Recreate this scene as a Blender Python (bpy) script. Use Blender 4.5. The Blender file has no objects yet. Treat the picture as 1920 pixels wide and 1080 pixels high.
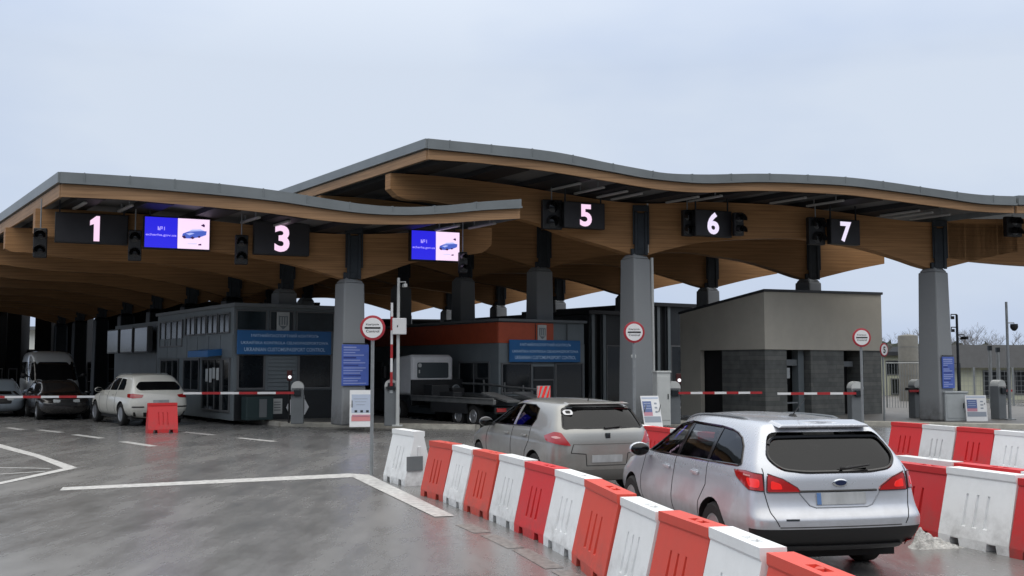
import bpy, bmesh, math, random
from math import sin, cos, tan, pi, radians, atan, atan2, sqrt
from mathutils import Vector, Matrix
from mathutils.bvhtree import BVHTree
R = radians
random.seed(7)
scn = bpy.context.scene
col = scn.collection

# ------------------------------------------------------------------ camera
FPX, HC, HY = 2000.0, 2.0, 685.0
PITCH = atan((HY - 540) / FPX)
cam = bpy.data.cameras.new("camera")
cam.sensor_width = 36.0
cam.lens = FPX / 1920 * 36
cam.clip_start = 0.1
cam.clip_end = 3000
cob = bpy.data.objects.new("camera", cam)
cob.location = (0, 0, HC)
cob.rotation_euler = (pi / 2 + PITCH, 0, 0)
col.objects.link(cob)
scn.camera = cob

# ------------------------------------------------------------------ world, sun, exposure
SUN_EL, SUN_AZ = R(76), R(105)          # azimuth measured from +Y clockwise: high, to the right
w = bpy.data.worlds.new("World"); scn.world = w; w.use_nodes = True
nt = w.node_tree; nt.nodes.clear()
out = nt.nodes.new('ShaderNodeOutputWorld'); bg = nt.nodes.new('ShaderNodeBackground')
sky = nt.nodes.new('ShaderNodeTexSky'); sky.sky_type = 'NISHITA'; sky.sun_disc = False
sky.sun_elevation = SUN_EL; sky.sun_rotation = SUN_AZ
sky.air_density = 1.2; sky.dust_density = 3.0
tc = nt.nodes.new('ShaderNodeTexCoord')
mp = nt.nodes.new('ShaderNodeMapping'); mp.inputs['Scale'].default_value = (1.0, 1.0, 2.6)
ns = nt.nodes.new('ShaderNodeTexNoise'); ns.inputs['Scale'].default_value = 1.7; ns.inputs['Detail'].default_value = 5; ns.inputs['Roughness'].default_value = .5
nt.links.new(tc.outputs['Generated'], mp.inputs['Vector']); nt.links.new(mp.outputs[0], ns.inputs['Vector'])
rampn = nt.nodes.new('ShaderNodeValToRGB')
rampn.color_ramp.elements[0].position = .36; rampn.color_ramp.elements[0].color = (5.4, 6.55, 8.8, 1)
rampn.color_ramp.elements[1].position = .64; rampn.color_ramp.elements[1].color = (7.3, 8.15, 9.5, 1)
nt.links.new(ns.outputs['Fac'], rampn.inputs['Fac'])
# the cloud deck is brighter overhead than at the horizon, as real overcast is
sep = nt.nodes.new('ShaderNodeSeparateXYZ'); nt.links.new(tc.outputs['Generated'], sep.inputs[0])
mr = nt.nodes.new('ShaderNodeMapRange'); mr.inputs[1].default_value = 0.27; mr.inputs[2].default_value = 0.8; mr.inputs[3].default_value = 0.94; mr.inputs[4].default_value = 2.15
nt.links.new(sep.outputs['Z'], mr.inputs[0])
vm = nt.nodes.new('ShaderNodeVectorMath'); vm.operation = 'SCALE'
nt.links.new(rampn.outputs['Color'], vm.inputs[0]); nt.links.new(mr.outputs[0], vm.inputs['Scale'])
# overhead the deck is neutral grey-white; low behind the camera it is darkened to cut light under the canopies
mn = nt.nodes.new('ShaderNodeMapRange'); mn.inputs[1].default_value = .28; mn.inputs[2].default_value = .7
nt.links.new(sep.outputs['Z'], mn.inputs[0])
mxn = nt.nodes.new('ShaderNodeMix'); mxn.data_type = 'RGBA'; mxn.inputs[7].default_value = (7.4, 7.3, 7.1, 1)
nt.links.new(mn.outputs[0], mxn.inputs[0]); nt.links.new(rampn.outputs['Color'], mxn.inputs[6]); nt.links.new(mxn.outputs[2], vm.inputs[0])
mb1 = nt.nodes.new('ShaderNodeMapRange'); mb1.inputs[1].default_value = .1; mb1.inputs[2].default_value = -.5; mb1.inputs[3].default_value = 0; mb1.inputs[4].default_value = 1
mb2 = nt.nodes.new('ShaderNodeMapRange'); mb2.inputs[1].default_value = .42; mb2.inputs[2].default_value = .12; mb2.inputs[3].default_value = 0; mb2.inputs[4].default_value = .88
nt.links.new(sep.outputs['Y'], mb1.inputs[0]); nt.links.new(sep.outputs['Z'], mb2.inputs[0])
mm1 = nt.nodes.new('ShaderNodeMath'); mm1.operation = 'MULTIPLY'; nt.links.new(mb1.outputs[0], mm1.inputs[0]); nt.links.new(mb2.outputs[0], mm1.inputs[1])
mm2 = nt.nodes.new('ShaderNodeMath'); mm2.operation = 'SUBTRACT'; mm2.inputs[0].default_value = 1.0; nt.links.new(mm1.outputs[0], mm2.inputs[1])
mm3 = nt.nodes.new('ShaderNodeMath'); mm3.operation = 'MULTIPLY'; nt.links.new(mm2.outputs[0], mm3.inputs[0]); nt.links.new(mr.outputs[0], mm3.inputs[1]); nt.links.new(mm3.outputs[0], vm.inputs['Scale'])
mix = nt.nodes.new('ShaderNodeMix'); mix.data_type = 'RGBA'; mix.inputs[0].default_value = .93
nt.links.new(sky.outputs[0], mix.inputs[6]); nt.links.new(vm.outputs[0], mix.inputs[7])
nt.links.new(mix.outputs[2], bg.inputs['Color']); bg.inputs['Strength'].default_value = 0.1
nt.links.new(bg.outputs[0], out.inputs[0])
sl = bpy.data.lights.new("sun", 'SUN'); sl.energy = 1.1; sl.angle = R(115); sl.color = (1, .96, .9)
so = bpy.data.objects.new("sun", sl); col.objects.link(so)
sdir = Vector((sin(SUN_AZ) * cos(SUN_EL), cos(SUN_AZ) * cos(SUN_EL), sin(SUN_EL)))
so.rotation_euler = sdir.to_track_quat('Z', 'Y').to_euler()
so.location = (20, -20, 40)
scn.view_settings.view_transform = 'Standard'; scn.view_settings.look = 'None'
scn.view_settings.exposure = 0.0; scn.view_settings.gamma = 1.0
scn.view_settings.use_curve_mapping = False
scn.cycles.max_bounces = 7; scn.cycles.diffuse_bounces = 3; scn.cycles.glossy_bounces = 3; scn.cycles.transparent_max_bounces = 12
scn.cycles.use_denoising = True
scn.cycles.caustics_reflective = False; scn.cycles.caustics_refractive = False

# ------------------------------------------------------------------ from the photo's measure to the place
def ray(px, py):
    x, y = px - 960, 540 - py
    c, s = cos(PITCH), sin(PITCH)
    return Vector((x, FPX * c - y * s, FPX * s + y * c))
def G(px, py, z=0.0):
    d = ray(px, py); t = (z - HC) / d.z
    return Vector((d.x * t, d.y * t, z))
def AT(px, py, Y):
    d = ray(px, py); t = Y / d.y
    return Vector((d.x * t, Y, HC + d.z * t))
def PL(px, py, p0, n):
    d = ray(px, py); o = Vector((0, 0, HC)); t = (p0 - o).dot(n) / d.dot(n)
    return o + d * t

# ------------------------------------------------------------------ materials
MATS = {}
def nodes_of(m):
    m.use_nodes = True
    return m.node_tree, m.node_tree.nodes['Principled BSDF']
def mat(name, c, rough=.5, metal=0, var=0.0, vs=3.0, bump=0.0, bs=40.0, coat=0, spec=.5, emit=None, es=1.0, stretch=None, rvar=0.0):
    if name in MATS: return MATS[name]
    m = bpy.data.materials.new(name); t, b = nodes_of(m)
    b.inputs['Base Color'].default_value = (*c, 1); b.inputs['Roughness'].default_value = rough
    b.inputs['Metallic'].default_value = metal; b.inputs['Coat Weight'].default_value = coat
    b.inputs['Coat Roughness'].default_value = .06
    b.inputs['Specular IOR Level'].default_value = spec
    if emit:
        b.inputs['Emission Color'].default_value = (*emit, 1); b.inputs['Emission Strength'].default_value = es
    if var or bump or rvar:
        tcn = t.nodes.new('ShaderNodeTexCoord'); mpn = t.nodes.new('ShaderNodeMapping')
        t.links.new(tcn.outputs['Object'], mpn.inputs['Vector'])
        if stretch: mpn.inputs['Scale'].default_value = stretch
    if var or rvar:
        n = t.nodes.new('ShaderNodeTexNoise'); n.inputs['Scale'].default_value = vs; n.inputs['Detail'].default_value = 6; n.inputs['Roughness'].default_value = .62
        t.links.new(mpn.outputs[0], n.inputs['Vector'])
    if var:
        r = t.nodes.new('ShaderNodeValToRGB')
        r.color_ramp.elements[0].position = .3; r.color_ramp.elements[1].position = .7
        r.color_ramp.elements[0].color = (*[x * (1 - var) for x in c], 1)
        r.color_ramp.elements[1].color = (*[min(1, x * (1 + var)) for x in c], 1)
        t.links.new(n.outputs['Fac'], r.inputs['Fac']); t.links.new(r.outputs['Color'], b.inputs['Base Color'])
    if rvar:
        q = t.nodes.new('ShaderNodeMapRange'); q.inputs[3].default_value = max(.02, rough - rvar); q.inputs[4].default_value = min(1, rough + rvar)
        q.inputs[1].default_value = .3; q.inputs[2].default_value = .7
        t.links.new(n.outputs['Fac'], q.inputs[0]); t.links.new(q.outputs[0], b.inputs['Roughness'])
    if bump:
        n2 = t.nodes.new('ShaderNodeTexNoise'); n2.inputs['Scale'].default_value = bs; n2.inputs['Detail'].default_value = 4
        bp = t.nodes.new('ShaderNodeBump'); bp.inputs['Strength'].default_value = bump; bp.inputs['Distance'].default_value = .02
        t.links.new(mpn.outputs[0], n2.inputs['Vector']); t.links.new(n2.outputs['Fac'], bp.inputs['Height']); t.links.new(bp.outputs[0], b.inputs['Normal'])
    MATS[name] = m
    return m

def mat_asphalt():
    m = bpy.data.materials.new('wet_asphalt'); t, b = nodes_of(m); L = t.links.new; N = t.nodes.new
    tcn = N('ShaderNodeTexCoord')
    def noise(sc, det, rot=0, stretch=(1, 1, 1), ro=.55):
        mpn = N('ShaderNodeMapping'); mpn.inputs['Scale'].default_value = stretch; mpn.inputs['Rotation'].default_value = (0, 0, rot)
        n = N('ShaderNodeTexNoise'); n.inputs['Scale'].default_value = sc; n.inputs['Detail'].default_value = det; n.inputs['Roughness'].default_value = ro
        L(tcn.outputs['Object'], mpn.inputs['Vector']); L(mpn.outputs[0], n.inputs['Vector']); return n
    big = noise(.30, 9, .3, (1.3, .8, 1), .68)
    tracks = noise(1.1, 7, R(20), (1.5, .30, 1), .65)
    fine = noise(60, 3)
    grit = noise(170, 5, 0, (1, 1, 1), .75)
    a = N('ShaderNodeMath'); a.operation = 'MULTIPLY_ADD'; a.inputs[1].default_value = .55
    b2 = N('ShaderNodeMath'); b2.operation = 'MULTIPLY'; b2.inputs[1].default_value = .45
    L(tracks.outputs['Fac'], b2.inputs[0]); L(big.outputs['Fac'], a.inputs[0]); L(b2.outputs[0], a.inputs[2])
    # colour: damp asphalt, a little lighter where it has dried
    r = N('ShaderNodeValToRGB')
    r.color_ramp.elements[0].position = .38; r.color_ramp.elements[0].color = (.160, .161, .161, 1)
    r.color_ramp.elements[1].position = .62; r.color_ramp.elements[1].color = (.222, .220, .215, 1)
    L(a.outputs[0], r.inputs['Fac'])
    mx = N('ShaderNodeMix'); mx.data_type = 'RGBA'; mx.blend_type = 'OVERLAY'; mx.inputs[0].default_value = .55
    L(r.outputs['Color'], mx.inputs[6])
    gr = N('ShaderNodeValToRGB'); gr.color_ramp.elements[0].position = .3; gr.color_ramp.elements[1].position = .75
    L(grit.outputs['Fac'], gr.inputs['Fac']); L(gr.outputs['Color'], mx.inputs[7])
    vo = N('ShaderNodeTexVoronoi'); vo.feature = 'DISTANCE_TO_EDGE'; vo.inputs['Scale'].default_value = .16
    wv = N('ShaderNodeTexNoise'); wv.inputs['Scale'].default_value = .8; wv.inputs['Detail'].default_value = 6
    ws = N('ShaderNodeVectorMath'); ws.operation = 'SCALE'; ws.inputs['Scale'].default_value = 2.2
    wa = N('ShaderNodeVectorMath'); wa.operation = 'ADD'
    L(tcn.outputs['Object'], wv.inputs['Vector']); L(wv.outputs['Color'], ws.inputs[0]); L(ws.outputs[0], wa.inputs[0]); L(tcn.outputs['Object'], wa.inputs[1]); L(wa.outputs[0], vo.inputs['Vector'])
    ck = N('ShaderNodeMapRange'); ck.inputs[1].default_value = .0015; ck.inputs[2].default_value = .005; ck.inputs[3].default_value = .86; ck.inputs[4].default_value = 1.0
    L(vo.outputs['Distance'], ck.inputs[0])
    cm = N('ShaderNodeVectorMath'); cm.operation = 'SCALE'; L(mx.outputs[2], cm.inputs[0]); L(ck.outputs[0], cm.inputs['Scale'])
    L(cm.outputs[0], b.inputs['Base Color'])
    q = N('ShaderNodeMapRange'); q.inputs[1].default_value = .40; q.inputs[2].default_value = .60; q.inputs[3].default_value = .17; q.inputs[4].default_value = .34
    L(a.outputs[0], q.inputs[0]); L(q.outputs[0], b.inputs['Roughness'])
    b.inputs['Specular IOR Level'].default_value = .62
    q2 = N('ShaderNodeMapRange'); q2.inputs[1].default_value = .40; q2.inputs[2].default_value = .60; q2.inputs[3].default_value = .04; q2.inputs[4].default_value = .22
    L(a.outputs[0], q2.inputs[0])
    bp = N('ShaderNodeBump'); bp.inputs['Distance'].default_value = .008
    L(q2.outputs[0], bp.inputs['Strength']); L(fine.outputs['Fac'], bp.inputs['Height']); L(bp.outputs[0], b.inputs['Normal'])
    return m

def mat_wood(name, c):
    # glued laminated timber: horizontal lamellas with grain
    m = bpy.data.materials.new(name); t, b = nodes_of(m); L = t.links.new; N = t.nodes.new
    tcn = N('ShaderNodeTexCoord')
    mpn = N('ShaderNodeMapping'); mpn.inputs['Scale'].default_value = (.35, .35, 9.0)
    n = N('ShaderNodeTexNoise'); n.inputs['Scale'].default_value = 2.2; n.inputs['Detail'].default_value = 6
    mp2 = N('ShaderNodeMapping'); mp2.inputs['Scale'].default_value = (.5, .5, 1.2)
    n2 = N('ShaderNodeTexNoise'); n2.inputs['Scale'].default_value = .9; n2.inputs['Detail'].default_value = 4
    L(tcn.outputs['Object'], mpn.inputs['Vector']); L(mpn.outputs[0], n.inputs['Vector'])
    L(tcn.outputs['Object'], mp2.inputs['Vector']); L(mp2.outputs[0], n2.inputs['Vector'])
    r = N('ShaderNodeValToRGB')
    r.color_ramp.elements[0].position = .25; r.color_ramp.elements[0].color = (*[x * .6 for x in c], 1)
    r.color_ramp.elements[1].position = .75; r.color_ramp.elements[1].color = (*[x * 1.35 for x in c], 1)
    ad = N('ShaderNodeMath'); ad.operation = 'MULTIPLY_ADD'; ad.inputs[1].default_value = .6
    m2 = N('ShaderNodeMath'); m2.operation = 'MULTIPLY'; m2.inputs[1].default_value = .4
    L(n2.outputs['Fac'], m2.inputs[0]); L(n.outputs['Fac'], ad.inputs[0]); L(m2.outputs[0], ad.inputs[2])
    L(ad.outputs[0], r.inputs['Fac'])
    sz = N('ShaderNodeSeparateXYZ'); L(tcn.outputs['Object'], sz.inputs[0])           # glue lines between the lamellas
    dv = N('ShaderNodeMath'); dv.operation = 'MULTIPLY'; dv.inputs[1].default_value = 7.0; fr = N('ShaderNodeMath'); fr.operation = 'FRACT'
    L(sz.outputs['Z'], dv.inputs[0]); L(dv.outputs[0], fr.inputs[0])
    gl = N('ShaderNodeMapRange'); gl.inputs[1].default_value = .06; gl.inputs[2].default_value = .16; gl.inputs[3].default_value = .74; gl.inputs[4].default_value = 1.0; L(fr.outputs[0], gl.inputs[0])
    sc = N('ShaderNodeVectorMath'); sc.operation = 'SCALE'; L(r.outputs['Color'], sc.inputs[0]); L(gl.outputs[0], sc.inputs['Scale']); L(sc.outputs[0], b.inputs['Base Color'])
    b.inputs['Roughness'].default_value = .6; b.inputs['Specular IOR Level'].default_value = .3
    MATS[name] = m; return m

def mat_paint(name, c, metal=.0, rough=.32, dirt=.35, dcol=(.16, .14, .12)):
    m = bpy.data.materials.new(name); t, b = nodes_of(m); L = t.links.new; N = t.nodes.new
    tcn = N('ShaderNodeTexCoord'); sp = N('ShaderNodeSeparateXYZ'); L(tcn.outputs['Object'], sp.inputs[0])
    n = N('ShaderNodeTexNoise'); n.inputs['Scale'].default_value = 4.5; n.inputs['Detail'].default_value = 7; n.inputs['Roughness'].default_value = .68
    L(tcn.outputs['Object'], n.inputs['Vector'])
    q = N('ShaderNodeMapRange'); q.inputs[1].default_value = .95; q.inputs[2].default_value = .2; q.inputs[3].default_value = 0.04; q.inputs[4].default_value = dirt
    L(sp.outputs['Z'], q.inputs[0])
    mu = N('ShaderNodeMath'); mu.operation = 'MULTIPLY'; L(q.outputs[0], mu.inputs[0])
    q3 = N('ShaderNodeMapRange'); q3.inputs[1].default_value = .3; q3.inputs[2].default_value = .65; q3.inputs[3].default_value = .35; q3.inputs[4].default_value = 1.5
    L(n.outputs['Fac'], q3.inputs[0]); L(q3.outputs[0], mu.inputs[1])
    mx = N('ShaderNodeMix'); mx.data_type = 'RGBA'; mx.inputs[6].default_value = (*c, 1); mx.inputs[7].default_value = (*dcol, 1)
    L(mu.outputs[0], mx.inputs[0]); L(mx.outputs[2], b.inputs['Base Color'])
    q2 = N('ShaderNodeMapRange'); q2.inputs[3].default_value = rough; q2.inputs[4].default_value = .62; L(mu.outputs[0], q2.inputs[0]); L(q2.outputs[0], b.inputs['Roughness'])
    b.inputs['Metallic'].default_value = metal; b.inputs['Coat Weight'].default_value = .8; b.inputs['Coat Roughness'].default_value = .08
    MATS[name] = m; return m

def mat_glass(name, tint=.12, fac=.0, gl=1.0):
    m = bpy.data.materials.new(name); m.use_nodes = True; t = m.node_tree; t.nodes.clear(); L = t.links.new; N = t.nodes.new
    o = N('ShaderNodeOutputMaterial'); tr = N('ShaderNodeBsdfTransparent'); tr.inputs[0].default_value = (tint, tint * 1.02, tint * 1.03, 1)
    g = N('ShaderNodeBsdfGlossy'); g.inputs['Roughness'].default_value = .03; g.inputs['Color'].default_value = (.95 * gl, .97 * gl, gl, 1)
    lw = N('ShaderNodeLayerWeight'); lw.inputs['Blend'].default_value = .5                 # Schlick reflectance, the same from both sides
    pw_ = N('ShaderNodeMath'); pw_.operation = 'POWER'; pw_.inputs[1].default_value = 5; L(lw.outputs['Facing'], pw_.inputs[0])
    fr = N('ShaderNodeMath'); fr.operation = 'MULTIPLY_ADD'; fr.inputs[1].default_value = .95; fr.inputs[2].default_value = .045; L(pw_.outputs[0], fr.inputs[0])
    ad = N('ShaderNodeMath'); ad.operation = 'ADD'; ad.inputs[1].default_value = fac; ad.use_clamp = True
    mx = N('ShaderNodeMixShader'); L(fr.outputs[0], ad.inputs[0]); L(ad.outputs[0], mx.inputs[0]); L(tr.outputs[0], mx.inputs[1]); L(g.outputs[0], mx.inputs[2]); L(mx.outputs[0], o.inputs[0])
    MATS[name] = m; return m

def mat_plastic(name, c):
    # rotomoulded barrier plastic: chalky, scuffed, splashed with road dirt near the ground
    m = bpy.data.materials.new(name); t, b = nodes_of(m); L = t.links.new; N = t.nodes.new
    tcn = N('ShaderNodeTexCoord'); sp = N('ShaderNodeSeparateXYZ'); L(tcn.outputs['Object'], sp.inputs[0])
    oi = N('ShaderNodeObjectInfo'); va = N('ShaderNodeVectorMath'); va.operation = 'ADD'
    sc = N('ShaderNodeVectorMath'); sc.operation = 'SCALE'; sc.inputs['Scale'].default_value = 1.0
    L(tcn.outputs['Object'], va.inputs[0]); L(oi.outputs['Location'], va.inputs[1])
    n = N('ShaderNodeTexNoise'); n.inputs['Scale'].default_value = 5; n.inputs['Detail'].default_value = 8; n.inputs['Roughness'].default_value = .7
    L(va.outputs[0], n.inputs['Vector'])
    q = N('ShaderNodeMapRange'); q.inputs[1].default_value = .45; q.inputs[2].default_value = .0; q.inputs[3].default_value = .07; q.inputs[4].default_value = .5
    L(sp.outputs['Z'], q.inputs[0])
    q3 = N('ShaderNodeMapRange'); q3.inputs[1].default_value = .42; q3.inputs[2].default_value = .68; q3.inputs[3].default_value = .05; q3.inputs[4].default_value = 1.1
    L(n.outputs['Fac'], q3.inputs[0])
    mu = N('ShaderNodeMath'); mu.operation = 'MULTIPLY'; L(q.outputs[0], mu.inputs[0]); L(q3.outputs[0], mu.inputs[1])
    hv = N('ShaderNodeHueSaturation'); hv.inputs['Color'].default_value = (*c, 1)
    q5 = N('ShaderNodeMapRange'); q5.inputs[3].default_value = .88; q5.inputs[4].default_value = 1.1; L(oi.outputs['Random'], q5.inputs[0]); L(q5.outputs[0], hv.inputs['Value'])
    mx = N('ShaderNodeMix'); mx.data_type = 'RGBA'; mx.inputs[7].default_value = (.13, .12, .105, 1)
    L(hv.outputs[0], mx.inputs[6]); L(mu.outputs[0], mx.inputs[0]); L(mx.outputs[2], b.inputs['Base Color'])
    b.inputs['Roughness'].default_value = .48
    bp = N('ShaderNodeBump'); bp.inputs['Strength'].default_value = .12; bp.inputs['Distance'].default_value = .03; L(n.outputs['Fac'], bp.inputs['Height']); L(bp.outputs[0], b.inputs['Normal'])
    MATS[name] = m; return m

def mat_stone(name):
    m = bpy.data.materials.new(name); t, b = nodes_of(m); L = t.links.new; N = t.nodes.new
    tcn = N('ShaderNodeTexCoord'); sp = N('ShaderNodeSeparateXYZ'); L(tcn.outputs['Object'], sp.inputs[0])
    cb = N('ShaderNodeCombineXYZ'); ad = N('ShaderNodeMath'); ad.operation = 'ADD'
    L(sp.outputs['X'], ad.inputs[0]); L(sp.outputs['Y'], ad.inputs[1]); L(ad.outputs[0], cb.inputs[0]); L(sp.outputs['Z'], cb.inputs[1])
    br = N('ShaderNodeTexBrick'); br.inputs['Scale'].default_value = 1.0; br.inputs['Brick Width'].default_value = 1.3; br.inputs['Row Height'].default_value = .16; br.inputs['Mortar Size'].default_value = .008; br.offset = .37; br.squash = 1.6; br.squash_frequency = 3; br.inputs['Mortar Smooth'].default_value = .6
    br.inputs['Color1'].default_value = (.105, .112, .108, 1); br.inputs['Color2'].default_value = (.16, .162, .152, 1); br.inputs['Mortar'].default_value = (.075, .078, .075, 1)
    L(cb.outputs[0], br.inputs['Vector'])
    n = N('ShaderNodeTexNoise'); n.inputs['Scale'].default_value = 3; n.inputs['Detail'].default_value = 8; L(tcn.outputs['Object'], n.inputs['Vector'])
    mx = N('ShaderNodeMix'); mx.data_type = 'RGBA'; mx.blend_type = 'OVERLAY'; mx.inputs[0].default_value = .5
    L(br.outputs['Color'], mx.inputs[6]); L(n.outputs['Fac'], mx.inputs[7]); L(mx.outputs[2], b.inputs['Base Color']); b.inputs['Roughness'].default_value = .75
    MATS[name] = m; return m

asphalt = mat_asphalt()
white_line = mat('worn_white_line', (.50, .50, .49), .5, var=.35, vs=9)
faint_line = mat('faint_white_line', (.2, .19, .18), .45, var=.55, vs=14)
concrete = mat('concrete_kerb', (.50, .48, .42), .7, var=.2, vs=5, bump=.3)
paving = mat('paving_slab', (.13, .125, .118), .55, var=.25, vs=2.5, bump=.2)
roof_metal = mat('roof_metal', (.17, .185, .19), .45, metal=.25, var=.12, vs=.8)
fascia_metal = mat('fascia_metal', (.20, .222, .232), .42, metal=.2, var=.14, vs=.7)
soffit_mat = mat('soffit_sheet', (.15, .152, .155), .55, metal=.1, var=.15, vs=.8)
purlin_mat = mat('purlin_dark', (.018, .018, .02), .6)
wood = mat_wood('glulam', (.36, .19, .080))
wood_f = mat_wood('glulam_fascia', (.36, .215, .115))
steel_dark = mat('dark_steel', (.028, .034, .040), .42, metal=.5, var=.2)
pillar_mat = mat_paint('pillar_concrete', (.28, .295, .306), 0, .6, .55, (.085, .08, .075)); pillar_mat.node_tree.nodes['Principled BSDF'].inputs['Coat Weight'].default_value = 0
galv = mat('galvanised', (.30, .32, .33), .42, metal=.55, var=.15, vs=6)
grey_paint = mat('grey_paint', (.16, .175, .185), .45, var=.08)
light_grey = mat('light_grey_paint', (.42, .45, .46), .5, var=.08)
white_paint = mat('white_paint', (.80, .81, .82), .45, var=.05)
off_white = mat('off_white', (.55, .57, .56), .5, var=.07)
black = mat('black_plastic', (.009, .009, .010), .5)
black_gloss = mat('black_gloss', (.006, .006, .007), .12)
rubber = mat('rubber', (.012, .012, .012), .8, bump=.2)
dark_in = mat('dark_interior', (.010, .010, .011), .75)
red_paint = mat('red_paint', (.42, .025, .03), .45, var=.1)
sign_red = mat('sign_red', (.40, .03, .045), .4)
sign_blue = mat('sign_blue', (.018, .14, .38), .45, var=.06)
board_blue = mat('board_blue', (.085, .15, .52), .45, var=.12, vs=4)
board_text = mat('board_text', (.33, .40, .72), .5)
board_ink = mat('board_ink', (.03, .05, .25), .5)
letter_blue_white = mat('letter_pale', (.55, .75, .95), .5)
orange_panel = mat('orange_panel', (.48, .085, .034), .42, var=.1)
clad = mat('grey_cladding', (.19, .22, .235), .5, metal=.1, var=.1, vs=1.2)
clad_d = mat('dark_cladding', (.018, .021, .024), .4, metal=.1, var=.15)
render_m = mat('taupe_render', (.52, .49, .42), .8, var=.07, vs=1.1, bump=.1, bs=120)
stone = mat_stone('dark_stone')
cream = mat('cream_wall', (.50, .51, .39), .7, var=.06)
dark_roof = mat('dark_roof', (.03, .033, .038), .6, var=.2)
win_dark = mat('window_glass', (.010, .013, .016), .07, var=.3, vs=1.5)
win_blue = mat('band_glass', (.018, .028, .034), .14, var=.5, vs=1.2)
frame_mat = mat('window_frame', (.13, .135, .14), .45)
snow = mat('dirty_snow', (.55, .55, .53), .75, var=.45, vs=14, bump=1.0, bs=45)
barrier_red = mat_plastic('barrier_red', (.71, .078, .050))
barrier_deep = mat_plastic('barrier_deep_red', (.64, .028, .032))
barrier_white = mat_plastic('barrier_white', (.83, .85, .86))
glass = mat_glass('car_glass', .20, .0)
glass_dark = mat_glass('tinted_glass', .03, -.008)
glass_side = mat_glass('dimmed_side_glass', .04, 0, .35)  # reflection colour lowered to dim the screen's glow in the side windows
lamp_red = mat('lamp_red', (.42, .012, .012), .12, coat=1)
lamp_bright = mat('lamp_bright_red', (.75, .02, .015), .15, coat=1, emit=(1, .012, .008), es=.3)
lamp_pale = mat('lamp_pale', (.75, .40, .38), .15, coat=1)
chrome = mat('chrome', (.62, .64, .66), .14, metal=1)
alloy = mat('alloy', (.50, .51, .53), .3, metal=.8)
plate_m = mat('plate', (.40, .42, .43), .45, var=.2, vs=6, stretch=(1, 1, .3))
plate_blue = mat('plate_blue', (.10, .20, .42), .45)
paint_silver = mat_paint('silver_blue_paint', (.60, .63, .68), .45, .26, .34)
paint_beige = mat_paint('beige_grey_paint', (.345, .35, .335), .45, .3, .45)
paint_cream = mat_paint('cream_white_paint', (.80, .79, .72), .0, .3, .2)
paint_van = mat_paint('van_silver_paint', (.55, .58, .60), .3, .32, .4)
paint_black = mat_paint('black_paint', (.012, .012, .014), .0, .2, .2)
paint_pale = mat_paint('pale_blue_paint', (.30, .36, .42), .2, .3, .3)
bark = mat('bark', (.15, .14, .135), .9, var=.3)  # bark tone lightened, with distance haze mixed into the colour
ever = mat('evergreen', (.05, .062, .045), .9, var=.4, vs=6)
emit_digit = mat('led_digit', (.05, .05, .05), .5, emit=(1.0, .70, .93), es=1.0)
emit_cool = mat('led_digit_cool', (.05, .05, .05), .5, emit=(.86, .78, 1.0), es=1.0)
emit_blue = mat('screen_blue', (.02, .02, .3), .4, emit=(.022, .018, .72), es=1.0)
emit_blue_txt = mat('screen_text', (.3, .3, .8), .4, emit=(.40, .32, 1.0), es=.9)
emit_pink = mat('screen_white', (.7, .6, .7), .4, emit=(.93, .70, .93), es=1.0)
emit_car = mat('screen_car_blue', (.1, .12, .4), .4, emit=(.06, .11, .50), es=1.0)
emit_car_l = mat('screen_car_light', (.3, .35, .6), .4, emit=(.45, .52, .95), es=.9)
emit_car_d = mat('screen_car_dark', (.05, .02, .08), .4, emit=(.035, .012, .06), es=1.0)
led_panel = mat('led_panel', (.016, .015, .019), .45, var=.2)
lamp_white_on = mat('white_led', (.8, .8, .8), .4, emit=(.95, .95, 1), es=1.1)
tube_m = mat('tube_lamp', (.36, .36, .35), .4)

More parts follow.
